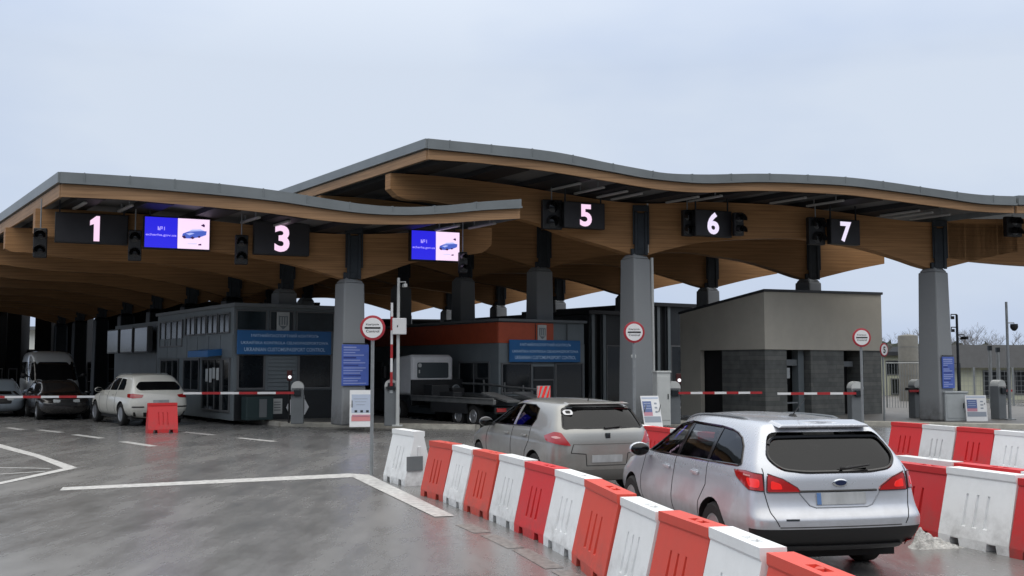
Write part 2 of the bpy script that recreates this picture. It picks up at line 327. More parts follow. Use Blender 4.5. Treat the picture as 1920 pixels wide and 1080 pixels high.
# ------------------------------------------------------------------ mesh builder
class MB:
    def __init__(s): s.v = []; s.f = []; s.m = []; s.xf = None
    def add(s, vs, fs, mi=0):
        k = len(s.v)
        for p in vs:
            p = Vector(p); s.v.append(s.xf @ p if s.xf else p)
        for f in fs: s.f.append([i + k for i in f]); s.m.append(mi)
    def box(s, c, size, rz=0, M=None, mi=0, taper=(1, 1)):
        x, y, z = [a / 2 for a in size]; c = Vector(c)
        rot = M if M is not None else Matrix.Rotation(rz, 3, 'Z')
        vs = []
        for dz in (-1, 1):
            tx, ty = (taper if dz > 0 else (1, 1))
            for dx, dy in ((-1, -1), (1, -1), (1, 1), (-1, 1)): vs.append(c + rot @ Vector((dx * x * tx, dy * y * ty, dz * z)))
        s.add(vs, [(0, 3, 2, 1), (4, 5, 6, 7), (0, 1, 5, 4), (1, 2, 6, 5), (2, 3, 7, 6), (3, 0, 4, 7)], mi)
    def ext(s, poly, vec, mi=0):
        n = len(poly); vec = Vector(vec); a = [Vector(p) for p in poly]
        s.add(a + [p + vec for p in a], [tuple(range(n))[::-1], tuple(range(n, 2 * n))] + [(i, (i + 1) % n, n + (i + 1) % n, n + i) for i in range(n)], mi)
    def tube(s, path, r, n=8, mi=0, caps=True):
        P = [Vector(p) for p in path]; rr = r if isinstance(r, (list, tuple)) else [r] * len(P)
        vs = []; prev = None
        for i, p in enumerate(P):
            t = (P[min(i + 1, len(P) - 1)] - P[max(i - 1, 0)])
            if t.length < 1e-9: t = Vector((0, 0, 1))
            t.normalize()
            if prev is None:
                a = Vector((0, 0, 1)) if abs(t.z) < .9 else Vector((1, 0, 0)); prev = t.cross(a).normalized()
            prev = (prev - t * prev.dot(t)).normalized(); bb = t.cross(prev)
            for j in range(n): an = 2 * pi * j / n; vs.append(p + (prev * cos(an) + bb * sin(an)) * rr[i])
        fs = []
        for i in range(len(P) - 1):
            for j in range(n): fs.append((i * n + j, i * n + (j + 1) % n, (i + 1) * n + (j + 1) % n, (i + 1) * n + j))
        if caps: fs += [tuple(range(n))[::-1], tuple(range((len(P) - 1) * n, len(P) * n))]
        s.add(vs, fs, mi)
    def lathe(s, prof, M=Matrix.Identity(4), n=24, mi=0):
        # profile of (radius, height) turned about local Z
        vs = []; fs = []
        for r, z in prof:
            for j in range(n): a = 2 * pi * j / n; vs.append(M @ Vector((r * cos(a), r * sin(a), z)))
        for i in range(len(prof) - 1):
            for j in range(n): fs.append((i * n + j, i * n + (j + 1) % n, (i + 1) * n + (j + 1) % n, (i + 1) * n + j))
        fs += [tuple(range(n))[::-1], tuple(range((len(prof) - 1) * n, len(prof) * n))]
        s.add(vs, fs, mi)
    def ell(s, c, r, M=Matrix.Identity(3), nu=14, nv=9, mi=0, jit=0):
        vs = []; fs = []; c = Vector(c)
        for i in range(nv + 1):
            th = pi * i / nv
            for j in range(nu):
                ph = 2 * pi * j / nu; k = 1 + random.uniform(-jit, jit)
                vs.append(c + M @ Vector((r[0] * sin(th) * cos(ph) * k, r[1] * sin(th) * sin(ph) * k, r[2] * cos(th) * k)))
        for i in range(nv):
            for j in range(nu): fs.append((i * nu + j, (i + 1) * nu + j, (i + 1) * nu + (j + 1) % nu, i * nu + (j + 1) % nu))
        s.add(vs, fs, mi)
    def mesh(s, me, M, mi=0): s.add([M @ v.co for v in me.vertices], [tuple(p.vertices) for p in me.polygons], mi)
    def build(s, name, mats, parent=None, bevel=0.0, smooth=False, local=False, segs=2, merge=False):
        me = bpy.data.meshes.new(name)
        vs = s.v
        if parent is not None and not local:
            inv = XF[parent.name].inverted(); vs = [inv @ p for p in vs]
        me.from_pydata([tuple(p) for p in vs], [], s.f)
        if not isinstance(mats, (list, tuple)): mats = [mats]
        for m in mats: me.materials.append(m)
        if len(mats) > 1: me.polygons.foreach_set('material_index', s.m)
        bm = bmesh.new(); bm.from_mesh(me)
        if merge: bmesh.ops.remove_doubles(bm, verts=bm.verts, dist=1e-4)
        bmesh.ops.recalc_face_normals(bm, faces=bm.faces); bm.to_mesh(me); bm.free()
        ob = bpy.data.objects.new(name, me); col.objects.link(ob)
        if parent is not None: ob.parent = parent
        if bevel:
            b = ob.modifiers.new('bevel', 'BEVEL'); b.width = bevel; b.segments = segs; b.limit_method = 'ANGLE'; b.angle_limit = R(35)
        if smooth: smooth_me(me)
        return ob
def smooth_me(me, ang=40):
    for p in me.polygons: p.use_smooth = True
    try: me.set_sharp_from_angle(angle=R(ang))
    except Exception: pass

XF = {}
def tag(o, label, cat, group=None):
    o['label'] = label; o['category'] = cat
    if group: o['group'] = group
    return o
def struct(o): o['kind'] = 'structure'; return o
def thing(name, label, cat, loc=(0, 0, 0), rz=0, group=None):
    o = bpy.data.objects.new(name, None); o.empty_display_size = .3; col.objects.link(o)
    o.location = loc; o.rotation_euler = (0, 0, rz); tag(o, label, cat, group)
    XF[o.name] = Matrix.Translation(Vector(loc)) @ Matrix.Rotation(rz, 4, 'Z')
    return o
def part(mb, name, mats, parent, **k): return mb.build(name, mats, parent, local=True, **k)
def sub_of(ob, parent):                    # a sub-part keeps its part's coordinates
    ob.parent = parent; return ob
def dup(root, loc, rz, label=None, group=None, mats=None):
    r = root.copy(); col.objects.link(r); r.location = loc; r.rotation_euler = (0, 0, rz)
    if label: r['label'] = label
    if group: r['group'] = group
    for ch in list(root.children):
        c = ch.copy(); col.objects.link(c); c.parent = r
        for g in list(ch.children):
            q = g.copy(); col.objects.link(q); q.parent = c
    XF[r.name] = Matrix.Translation(Vector(loc)) @ Matrix.Rotation(rz, 4, 'Z')
    return r
def frame(o, right, normal=None):          # local x = right, y = up, z = towards the viewer
    right = Vector(right).normalized(); up = Vector((0, 0, 1)); n = right.cross(up)
    return Matrix(((right.x, up.x, n.x, o[0]), (right.y, up.y, n.y, o[1]), (right.z, up.z, n.z, o[2]), (0, 0, 0, 1)))
def text_me(s, w, h, ext=.004, bold=0.0, sx=1.0):
    cu = bpy.data.curves.new('lettering', 'FONT'); cu.body = s; cu.size = 1; cu.align_x = 'CENTER'; cu.offset = bold; cu.resolution_u = 4
    ob = bpy.data.objects.new('lettering', cu); col.objects.link(ob)
    dg = bpy.context.evaluated_depsgraph_get(); me = bpy.data.meshes.new_from_object(ob.evaluated_get(dg))
    bpy.data.objects.remove(ob); bpy.data.curves.remove(cu)
    xs = [v.co.x for v in me.vertices]; ys = [v.co.y for v in me.vertices]
    x0, x1, y0, y1 = min(xs), max(xs), min(ys), max(ys)
    kx = w / (x1 - x0) if w else h / (y1 - y0); ky = h / (y1 - y0) if h else kx
    for v in me.vertices: v.co.x = (v.co.x - (x0 + x1) / 2) * kx; v.co.y = (v.co.y - (y0 + y1) / 2) * ky; v.co.z = 0
    return me
def rounded(poly, r, n=4):
    out_ = []; N = len(poly)
    for i in range(N):
        p0, p1, p2 = Vector(poly[i - 1]), Vector(poly[i]), Vector(poly[(i + 1) % N])
        a, b = (p0 - p1), (p2 - p1); ra = min(r, a.length * .45, b.length * .45)
        A, B = p1 + a.normalized() * ra, p1 + b.normalized() * ra
        for k in range(n + 1):
            t = k / n; out_.append(A * (1 - t) ** 2 + p1 * 2 * t * (1 - t) + B * t * t)
    return out_
def spline(pts):
    # smooth z(u) through measured points (monotone cubic)
    P = sorted(pts); xs = [p[0] for p in P]; ys = [p[1] for p in P]; n = len(P)
    dl = [(ys[i + 1] - ys[i]) / (xs[i + 1] - xs[i]) for i in range(n - 1)]
    m = [dl[0]] + [(dl[i - 1] + dl[i]) / 2 for i in range(1, n - 1)] + [dl[-1]]
    def f(x):
        if x <= xs[0]: return ys[0] + m[0] * (x - xs[0])
        if x >= xs[-1]: return ys[-1] + m[-1] * (x - xs[-1])
        i = max(j for j in range(n - 1) if xs[j] <= x); h = xs[i + 1] - xs[i]; t = (x - xs[i]) / h
        return ((1 + 2 * t) * (1 - t) ** 2 * ys[i] + t * (1 - t) ** 2 * h * m[i] + t * t * (3 - 2 * t) * ys[i + 1] + t * t * (t - 1) * h * m[i + 1])
    return f

# ================================================================== LARGE STRUCTURE
EA, DA = R(7.9), R(34.1)
e = Vector((cos(EA), sin(EA), 0)); nrm = Vector((-sin(EA), cos(EA), 0)); d = Vector((-sin(DA), cos(DA), 0)); q = Vector((cos(DA), sin(DA), 0))
O = Vector((0, 34.31, 0)); STEP = 5.4
def PW(u, wv, z): return O + e * u + d * wv + Vector((0, 0, z))
def onrow(px, py, wv):
    p = PL(px, py, O + d * wv, nrm); k = p - O - d * wv
    return k.dot(e), p.z
def prof(pts, wv): return spline([onrow(x, y, wv) for x, y in pts])
def u_of(px, wv): return onrow(px, 600, wv)[0]

# ---- ground: one sheet to the horizon
m_ = MB(); m_.add([(-900, -60, 0), (900, -60, 0), (900, 1600, 0), (-900, 1600, 0)], [(0, 1, 2, 3)])
struct(m_.build('road', asphalt))
def line(pts, name='road_marking', m=white_line, z=.004):
    mm = MB(); mm.add([(p.x, p.y, z) for p in pts], [tuple(range(len(pts)))]); return struct(mm.build(name, m))
def seg(a, b, wd, m=white_line, z=.004):
    a = G(*a); b = G(*b); t = (b - a).normalized(); n = Vector((-t.y, t.x, 0)) * wd / 2
    return line([a - n, b - n, b + n, a + n], m=m, z=z)
line([G(112, 920), G(118, 914), G(655, 888), G(690, 890.5), G(660, 895)])           # long transverse line
line([G(655, 892.5), G(692, 890.5), G(852, 968), G(815, 970)], z=.008)             # short thick leg of the corner
seg((868, 983), (905, 999), .22, faint_line); seg((915, 1003), (968, 1028), .2, faint_line); seg((975, 1030), (1040, 1066), .2, faint_line); seg((1050, 1070), (1130, 1112), .2, faint_line)
line([G(-90, 817), G(-90, 810), G(5, 834), G(75, 853), G(145, 877), G(120, 879), G(66, 857), G(0, 840)])
line([G(118, 879), G(146, 878), G(60, 896), G(-60, 922), G(-60, 918)], z=.008)
seg((-60, 876), (95, 878.5), .09); seg((-60, 893), (85, 884), .09)
for a, b in (((15, 802), (42, 806)), ((72, 806), (115, 811)), ((140, 815), (192, 822)), ((230, 828), (288, 837)), ((343, 810), (402, 816)), ((446, 821), (515, 828))): seg(a, b, .24)
seg((-30, 797), (-5, 800), .24)

# ---- kerbed islands
def slab(name, pts, z=.15, kerb=True):
    mm = MB(); P = [Vector((p[0], p[1], 0)) for p in pts]; mm.ext([p + Vector((0, 0, -.02)) for p in P], (0, 0, z + .02)); struct(mm.build(name, paving))
    if kerb:
        c = sum(P, Vector()) / len(P); mk = MB(); n = len(P)
        for i in range(n):
            a, b = P[i], P[(i + 1) % n]; t = (b - a).normalized(); o = Vector((t.y, -t.x, 0))
            if o.dot(a - c) < 0: o = -o
            mk.ext([a + Vector((0, 0, -.02)), a + o * .14 + Vector((0, 0, -.02)), a + o * .14 + Vector((0, 0, z - .015)), a + Vector((0, 0, z + .004))], b - a)
        struct(mk.build('kerb', concrete))
A0, A1 = G(530, 799), G(893, 805)
slab('traffic_island', [A0, A0.lerp(A1, .35), A1, A1 + d * 26, A0 + d * 26])
B0, B1 = G(1150, 797), G(1283, 797)
slab('traffic_island', [B0, B1, B1 + d * 8, B1 + d * 16 - q * 3, B0 + d * 16])
C0, C1 = G(1590, 797), G(2300, 812)
slab('pavement', [C0, C1, C1 + Vector((4, 40, 0)), C0 + d * 20 + q * 6, C0 + d * 3])

# ---- the two wavy timber canopies
A_T = prof([(107, 325), (220, 332), (330, 340), (430, 350), (520, 361), (600, 374), (680, 386), (755, 391), (830, 388), (900, 381), (973, 376)], -2.6)
A_G = prof([(107, 344), (220, 351), (330, 360), (430, 369), (520, 379), (600, 391), (680, 401), (755, 404), (830, 401), (900, 395), (973, 391)], -2.6)
A_W = prof([(107, 369), (220, 374), (330, 383), (430, 392), (520, 402), (600, 413), (680, 420), (755, 421), (830, 419), (900, 414), (973, 410)], -2.6)
B_T = prof([(800, 263), (900, 273), (1035, 288), (1144, 310), (1198, 320), (1238, 327), (1306, 330), (1420, 328.5), (1508, 331), (1590, 336), (1671, 346), (1752, 358), (1833, 368), (1905, 371)], -2.6)
B_G = prof([(800, 280), (900, 290), (1035, 305.5), (1144, 324), (1198, 334), (1238, 339), (1306, 344.5), (1420, 342.5), (1508, 345), (1590, 350), (1671, 360), (1752, 371), (1833, 383), (1905, 386)], -2.6)
B_W = prof([(800, 299), (900, 306), (1035, 323), (1144, 341), (1198, 350), (1238, 356), (1306, 361), (1420, 358), (1508, 361), (1590, 366), (1671, 376), (1752, 387), (1833, 397), (1905, 400)], -2.6)
def band(mm, u0, u1, zt, zb, w0, w1, n=64, mi=0, k=0.0):
    # solid band between two curves, pushed along the lane direction; k lets it rise towards the back
    vs = []; fs = []
    for i in range(n + 1):
        u = u0 + (u1 - u0) * i / n
        for wv, z in ((w0, zb(u)), (w0, zt(u)), (w1, zt(u)), (w1, zb(u))): vs.append(PW(u, wv, z))
    for i in range(n):
        a = i * 4; b = a + 4
        for j in range(4): fs.append((a + j, a + (j + 1) % 4, b + (j + 1) % 4, b + j))
    fs += [(0, 3, 2, 1), (n * 4, n * 4 + 1, n * 4 + 2, n * 4 + 3)]
    mm.add(vs, fs, mi)
def side_band(mm, u0, du, zt, zb, w0, w1):
    P = [PW(u0, w0, zb(u0)), PW(u0 + du, w0, zb(u0 + du)), PW(u0 + du, w0, zt(u0 + du)), PW(u0, w0, zt(u0))]
    mm.ext(P, d * (w1 - w0))
def pillar(root, base, ztop, zb=.15, s0=.84, s1=.70, m=pillar_mat, brk=1.6, two=True):
    mm = MB(); c = Vector((base.x, base.y, 0)); M3 = Matrix.Rotation(DA, 3, 'Z')
    h = ztop - zb
    mm.box(c + Vector((0, 0, zb + h / 2)), (s0, s0, h), M=M3, taper=(s1 / s0, s1 / s0))
    mm.box(c + Vector((0, 0, ztop + .085)), (s1 - .02, s1 - .02, .17), M=M3, taper=(.62, .62))
    ob = mm.build('column', m, root, bevel=.05, segs=2)
    b = MB(); f = Matrix.Rotation(EA, 3, 'Z')
    ft = c - d * .30
    for k in (-.17, .17):
        b.box(ft + e * k + Vector((0, 0, ztop + .1 + brk * .45)), (.10, .07, brk * .9), M=f)
    b.box(ft + Vector((0, 0, ztop + .1 + brk * .44)) + nrm * .02, (.40, .03, brk * .86), M=f)
    b.box(ft + Vector((0, 0, ztop + .1 + brk * .97)), (.54, .05, .20), M=f)
    b.box(ft - e * .25 + Vector((0, 0, ztop + .1 + brk * .6)), (.05, .05, brk * .75), M=f)
    b.box(ft + e * .25 + Vector((0, 0, ztop + .1 + brk * .6)), (.05, .05, brk * .75), M=f)
    b.box(c + Vector((0, 0, ztop + .22)), (.4, .55, .2), M=f)
    sub_of(b.build('bracket', steel_dark, root, bevel=.012, segs=1), ob)
    return ob
def canopy(root, u0, u1, T, Gf, W, wback, rows, bottom_px, bL, bR, pillars, side=True, wroof=None):
    S = lambda u: W(u) + .16
    mm = MB(); band(mm, u0 + .05, u1 - .05, T, lambda u: S(u) + .07, -2.58, wback, 72); mm.build('roof', roof_metal, root)
    mm = MB(); band(mm, u0 + .1, u1 - .1, lambda u: S(u) + .066, S, -2.5, wback - .05, 72); mm.build('soffit', soffit_mat, root)
    mm = MB(); band(mm, u0 - .06, u1, lambda u: T(u) + .03, lambda u: Gf(u) + .02, -2.74, -2.59, 72)
    band(mm, u0 - .06, u1, lambda u: Gf(u) + .05, lambda u: Gf(u) - .005, -2.79, -2.745, 72)
    for k in range(int((u1 - u0) / 1.25)):          # standing seams between the sheets
        uu = u0 + .6 + k * 1.25; mm.ext([PW(uu - .012, -2.758, Gf(uu) + .05), PW(uu + .012, -2.758, Gf(uu) + .05), PW(uu + .012, -2.758, T(uu) + .045), PW(uu - .012, -2.758, T(uu) + .045)], d * .4)
    mm.build('fascia', fascia_metal, root)
    mm = MB(); band(mm, u0, u1, lambda u: Gf(u) - .012, W, -2.66, -2.59, 72); mm.build('fascia_board', wood_f, root)
    if side:
        mm = MB(); side_band(mm, u0 - .12, .10, lambda u: T(u) + .03, lambda u: Gf(u) + .02, -2.70, wback)
        mm.build('side_fascia', fascia_metal, root)
        mm = MB(); side_band(mm, u0 - .04, .08, lambda u: Gf(u) - .012, W, -2.58, wback); mm.build('side_board', wood_f, root)
    mm = MB(); side_band(mm, u1 - .04, .08, T, W, -2.58, wback); mm.build('side_fascia', fascia_metal, root)
    n = int((u1 - u0) / 1.9)
    for i in range(n):
        uu = u0 + .9 + i * 1.9
        b = MB(); zt = S(uu) - .004
        b.ext([PW(uu - .38, -2.45, S(uu - .38) - .004), PW(uu + .38, -2.45, S(uu + .38) - .004), PW(uu + .38, -2.45, S(uu + .38) - .16), PW(uu - .38, -2.45, S(uu - .38) - .16)], d * (wback + 2.3))
        b.build('purlin', purlin_mat, root)
    bt = spline([onrow(x, y, 0) for x, y in bottom_px])
    top = lambda u: S(u) - .20
    for r in range(rows):
        wv = r * STEP; mm = MB(); zb = lambda u: min(bt(u), top(u) - .25)
        band(mm, bL, bR, top, zb, wv - .18, wv + .18, 90)
        mm.build('beam', wood, root)
    for r in range(rows):
        for pu, pz, skip in pillars:
            if r in skip: continue
            pillar(root, PW(pu, r * STEP, 0), pz, .15 if r < 4 else 0, m=pillar_mat if r < 2 or pu > uA0 + 16 else steel_dark)  # deep-row columns take a near-black colour that imitates shade
    return S, top
uA0, uA1 = u_of(107, -2.6), u_of(973, -2.6); uB0, uB1 = u_of(800, -2.6), u_of(1905, -2.6)
pA = PL(655, 795, Vector((0, 0, .15)), Vector((0, 0, 1)))
def pz(px, py, u): return onrow(px, py, 0)[1]
u1_, u2_, u3_ = u_of(655, 0), u_of(1192, 0), u_of(1752, 0)
zA, zB2, zB3 = onrow(655, 531, 0)[1], onrow(1192, 486, 0)[1], onrow(1752, 511, 0)[1]
canA = thing('canopy', 'lower left border canopy with a wavy grey roof edge and arched timber beams', 'canopy', PW(uA0, -2.6, 0))
botA = [(58, 432), (70, 441), (109, 445), (200, 457), (280, 463), (385, 469), (469, 482), (552, 498), (622, 518), (655, 527), (690, 520), (773, 493), (830, 484), (875, 478), (902, 473), (916, 460)]
SA, TA = canopy(canA, uA0, uA1, A_T, A_G, A_W, 44, 9, botA, u_of(58, 0), u_of(916, 0), [(u1_, zA, ()), (u1_ - 10.5, zA, (0, 1, 2, 4, 5, 7, 8))])
canB = thing('canopy', 'higher right border canopy, its wavy roof sweeping over lanes five to seven', 'canopy', PW(uB0, -2.6, 0))
botB = [(725, 352), (735, 365), (800, 378), (880, 391), (973, 412), (1011, 423), (1062, 443), (1120, 460), (1165, 474), (1195, 482), (1225, 474), (1306, 456), (1380, 450), (1440, 448), (1508, 449), (1552, 456), (1617, 467), (1687, 488), (1725, 501), (1750, 506), (1775, 500), (1840, 484), (1905, 471)]
SB, TB = canopy(canB, uB0, uB1, B_T, B_G, B_W, 39.5, 8, botB, u_of(725, 0), u_of(1903, 0), [(u2_, zB2, ()), (u3_, zB3, ())])
# a pipe runs down the inner pillar
mm = MB(); pp = PW(u2_, 0, 0) + q * .47 - d * .28
mm.tube([pp - q * .18 + Vector((0, 0, TB(u2_))), pp - q * .18 + Vector((0, 0, zB2 + .2))], .05); mm.tube([pp + Vector((0, 0, zB2 + .05)), pp + q * .04 + Vector((0, 0, .2))], .055)
mm.build('downpipe', off_white, canB, smooth=True)
# the neighbouring roof that starts beyond the right edge of the picture
canC = thing('canopy', 'short stretch of a third canopy roof at the far right edge', 'canopy', PW(uB1, -2.6, 0))
zC = lambda o: (lambda u: o + .55 * (1 - cos((u - uB1) * .22)) * .55)
mm = MB(); band(mm, uB1 + .1, uB1 + 9, zC(B_T(uB1) + .03), zC(B_W(uB1) + .3), -2.58, 2.5, 30); mm.build('roof', roof_metal, canC)
mm = MB(); band(mm, uB1 + .1, uB1 + 9, zC(B_T(uB1) + .06), zC(B_G(uB1) + .02), -2.74, -2.585, 30); mm.build('fascia', fascia_metal, canC)
mm = MB(); band(mm, uB1 + .1, uB1 + 9, zC(B_G(uB1) - .01), zC(B_W(uB1)), -2.66, -2.585, 30); mm.build('fascia_board', wood_f, canC)
mm = MB(); band(mm, uB1 + .1, uB1 + 9, zC(B_W(uB1) + .1), lambda u: B_W(uB1) - 1.25 - .25 * sin((u - uB1) * .35), -.18, .18, 30); mm.build('beam', wood, canC)
pillar(canC, PW(uB1 + 7.5, 0, 0), B_W(uB1) - 1.6, .15)

canD = thing('canopy', 'added canopy at the far left, blocking light behind the lower one', 'canopy', PW(uA0 - 2, 2, 0))  # unseen roof added to keep side light out from under the canopy
zD = lambda o: (lambda u: A_W(uA0 + 1) + o + .35 * sin((u - uA0) * .4))
mm = MB(); band(mm, uA0 - 26, uA0 - .6, zD(-.35), zD(-.65), 8, 44, 40); mm.build('roof', roof_metal, canD)
for r in range(2, 9):
    mm = MB(); band(mm, uA0 - 26, uA0 - .7, zD(-.66), zD(-1.5), r * STEP - .18, r * STEP + .18, 40); mm.build('beam', wood, canD)
for k in (12, 23): pillar(canD, PW(uA0 - k, 4 * STEP, 0), A_W(uA0) - 2.0, 0, m=steel_dark)  # near-black colour stands in for deep shade on these columns

# ---- booths under the canopies (local frame: x across the front, y to the back)
def booth(name, label, cat, px, Y, wid, ln, h, z0=.15):
    p = AT(px, 700, Y); t = thing(name, label, cat, (p.x, p.y, z0), DA); return t
def windowp(t, x0, x1, z0, z1, y=-.03, fr=.07, m=win_dark, face='F', mull=0):
    # framed window on the front (face F: plane y) or on the left side (face L: plane x)
    def P(a, b, c): return (a, b, c) if face == 'F' else (b, a, c)
    f = MB()
    def bx(a0, a1, c0, c1, y0, y1):
        if face == 'F': f.box(((a0 + a1) / 2, (y0 + y1) / 2, (c0 + c1) / 2), (a1 - a0, abs(y1 - y0), c1 - c0))
        else: f.box(((y0 + y1) / 2, (a0 + a1) / 2, (c0 + c1) / 2), (abs(y1 - y0), a1 - a0, c1 - c0))
    bx(x0, x0 + fr, z0, z1, y - .02, .03); bx(x1 - fr, x1, z0, z1, y - .02, .03)
    bx(x0 + fr, x1 - fr, z1 - fr, z1, y - .02, .03); bx(x0 + fr, x1 - fr, z0, z0 + fr, y - .02, .03)
    for k in range(mull):
        xm = x0 + (x1 - x0) * (k + 1) / (mull + 1); bx(xm - fr / 2.5, xm + fr / 2.5, z0 + fr, z1 - fr, y - .015, .03)
    w_ = part(f, 'window', frame_mat, t, bevel=.006, segs=1)
    g = MB(); f = g
    bx(x0 + fr * .8, x1 - fr * .8, z0 + fr * .8, z1 - fr * .8, y + .015, .022)
    sub_of(part(g, 'pane', m, t), w_); return w_
def big_sign(name, label, t_loc, rz, wd, hg, lines):
    s = thing(name, label, 'sign', t_loc, rz)
    b = MB(); b.box((0, 0, hg / 2), (wd, .06, hg)); part(b, 'panel', sign_blue, s, bevel=.01, segs=1)
    for i, (tx, fr) in enumerate(lines):
        b = MB(); b.mesh(text_me(tx, wd * fr, hg * .155, bold=.012), Matrix.Translation((0, -.036, hg * (.80 - i * .295))) @ Matrix.Rotation(pi / 2, 4, 'X'))
        part(b, 'lettering', letter_blue_white, s)
    return s
SIGN = [("МИТНИЙ/ПАСПОРТНИЙ КОНТРОЛЬ", .72), ("UKRAIŃSKA KONTROLA CELNO/PASZPORTOWA", .93), ("UKRAINIAN CUSTOMS/PASSPORT CONTROL", .86)]
def emblem(t, x, z, wd, hg, y=-.06):
    b = MB(); b.box((x, y, z), (wd, .04, hg)); e1 = part(b, 'emblem', off_white, t, bevel=.01, segs=1)
    b = MB(); pts = rounded([(x - wd * .36, z + hg * .36), (x - wd * .36, z - hg * .18), (x, z - hg * .42), (x + wd * .36, z - hg * .18), (x + wd * .36, z + hg * .36)], .05)
    b.ext([(p.x, y - .032, p.y) for p in pts], (0, .008, 0)); sub_of(part(b, 'shield', clad, t), e1)
    b = MB()
    for dx in (-.2, 0, .2): b.box((x + dx * wd, y - .036, z + hg * .02), (wd * .07, .006, hg * .42))
    b.box((x, y - .036, z - hg * .2), (wd * .47, .006, hg * .05)); b.box((x, y - .036, z + hg * .32), (wd * .66, .006, hg * .06))
    sub_of(part(b, 'device', off_white, t), e1)

# booth 1, left of the front pillar
b1 = booth('customs_booth', 'long grey customs booth with a dark glass band behind the left pillar', 'booth', 437, 36, 3.7, 18, 3.83)
W1, H1 = 3.75, 3.83
mm = MB(); mm.box((W1 / 2, 4.5, H1 / 2), (W1, 9, H1)); part(mm, 'wall', clad, b1)
mm = MB(); mm.box((W1 / 2 + .3, 14.2, H1 / 2 - .05), (W1 - .6, 8.2, H1 - .1)); part(mm, 'rear_wall', clad, b1)
mm = MB(); mm.box((W1 / 2, 9.6, 1.75), (W1 - .6, 1.2, 3.5)); part(mm, 'link', clad_d, b1)
mm = MB(); mm.box((W1 / 2, 4.4, H1 + .06), (W1 + .16, 9.3, .12)); part(mm, 'roof', grey_paint, b1)
for x0, x1 in ((.06, 1.16), (1.24, 2.14), (2.22, 3.66)): windowp(b1, x0, x1, 3.02, 3.74, m=win_blue, fr=.05)
windowp(b1, 0.12, 1.12, 1.02, 2.25); windowp(b1, 2.30, 3.60, 1.02, 2.25)
mm = MB()
for k in range(9): mm.box((1.72, -.012, 1.05 + k * .135), (1.0, .024, .12))
part(mm, 'siding', clad, b1, bevel=.008, segs=1)
mm = MB(); mm.box((W1 / 2, -.02, .5), (W1 - .1, .04, .98)); part(mm, 'plinth_panel', clad_d, b1)
emblem(b1, 1.72, 3.36, .46, .66)
for i in range(4):                     # left side: upper windows, door, posters, lower windows
    windowp(b1, .35 + i * 1.25, 1.5 + i * 1.25, 2.95, 3.66, face='L', m=win_blue, fr=.05, mull=1)
windowp(b1, 5.6, 8.6, 2.55, 3.6, face='L', m=win_blue, fr=.06, mull=3)
for k in range(7):
    mm = MB(); mm.box((-.012, .65 + k * 1.25, 2.5), (.024, 1.2, .78)); part(mm, 'wall_panel', clad, b1, bevel=.01, segs=1)
windowp(b1, .25, 1.05, .25, 2.1, face='L', fr=.07); windowp(b1, 1.15, 3.2, .25, 2.1, face='L', fr=.06, mull=2); windowp(b1, 3.5, 5.4, .9, 2.1, face='L', mull=1); windowp(b1, 6.0, 8.4, .9, 2.1, face='L', mull=2)
for i in range(3): windowp(b1, 10.6 + i * 2.4, 12.6 + i * 2.4, 2.4, 3.5, y=.27, face='L', m=win_blue, mull=1)
mm = MB(); mm.ext([(-.02, 1.1, 2.42), (-.02, 3.3, 2.42), (-.02, 3.3, 2.2), (-.02, 1.1, 2.2)], (-.5, 0, -.06)); part(mm, 'awning', sign_blue, b1)
mm = MB()
for yy, zz, hh in ((1.35, 1.55, .42), (1.75, 1.58, .38), (2.1, 1.5, .5), (2.5, 1.5, .45)): mm.box((-.075, yy, zz), (.006, .27, hh))
part(mm, 'notice', off_white, b1)
s1 = XF[b1.name] @ Vector((.08, -.13, 2.26))
big_sign('overhead_sign', 'blue trilingual customs sign on the long grey booth at left', (XF[b1.name] @ Vector((1.78, -.14, 2.22)))[:], DA, 3.42, .82, SIGN)
# posters and bins in front of booth 1
def leaf(name, label, cat, mats, fn, loc, rz, group=None):
    t = thing(name, label, cat, loc, rz, group); fn(t); return t
def poster(t_):
    mm = MB(); mm.box((0, 0, .33), (.36, .02, .52)); part(mm, 'sheet', off_white, t_)
    mm = MB()
    for k in range(4): mm.box((0, -.012, .2 + k * .09), (.24, .004, .03))
    part(mm, 'printed_line', grey_paint, t_)
def hexposter(t_):
    mm = MB(); mm.ext([(-.42, -.01, .28), (-.27, -.01, .02), (.27, -.01, .02), (.42, -.01, .28), (.27, -.01, .55), (-.27, -.01, .55)], (0, .02, 0)); part(mm, 'board', white_paint, t_)
    mm = MB(); mm.box((0, -.014, .62), (.5, .02, .12)); part(mm, 'strip', white_paint, t_)
    mm = MB()
    for k in range(3): mm.box((0, -.014, .16 + k * .12), (.44, .006, .05))
    part(mm, 'printed_line', light_grey, t_)
p = XF[b1.name] @ Vector((1.55, -.07, .12)); leaf('poster', 'small white poster on the dark base of the left booth', 'poster', None, poster, p, DA)
p = XF[b1.name] @ Vector((2.28, -.10, .12)); leaf('notice_board', 'white hexagonal notice board beside the grey barrier post at left', 'board', None, hexposter, p, DA)
t = thing('litter_bin', 'dark green box bin under the first booth window', 'bin', (XF[b1.name] @ Vector((.7, -.45, 0)))[:], DA)
mm = MB(); mm.box((0, 0, .42), (.95, .5, .8)); part(mm, 'body', mat('bin_green', (.02, .042, .045), .5), t, bevel=.03)
mm = MB(); mm.box((0, 0, .85), (1.0, .54, .06)); part(mm, 'lid', black, t, bevel=.02)
mm = MB(); mm.box((.1, -.256, .42), (.26, .01, .6)); part(mm, 'sticker', grey_paint, t)

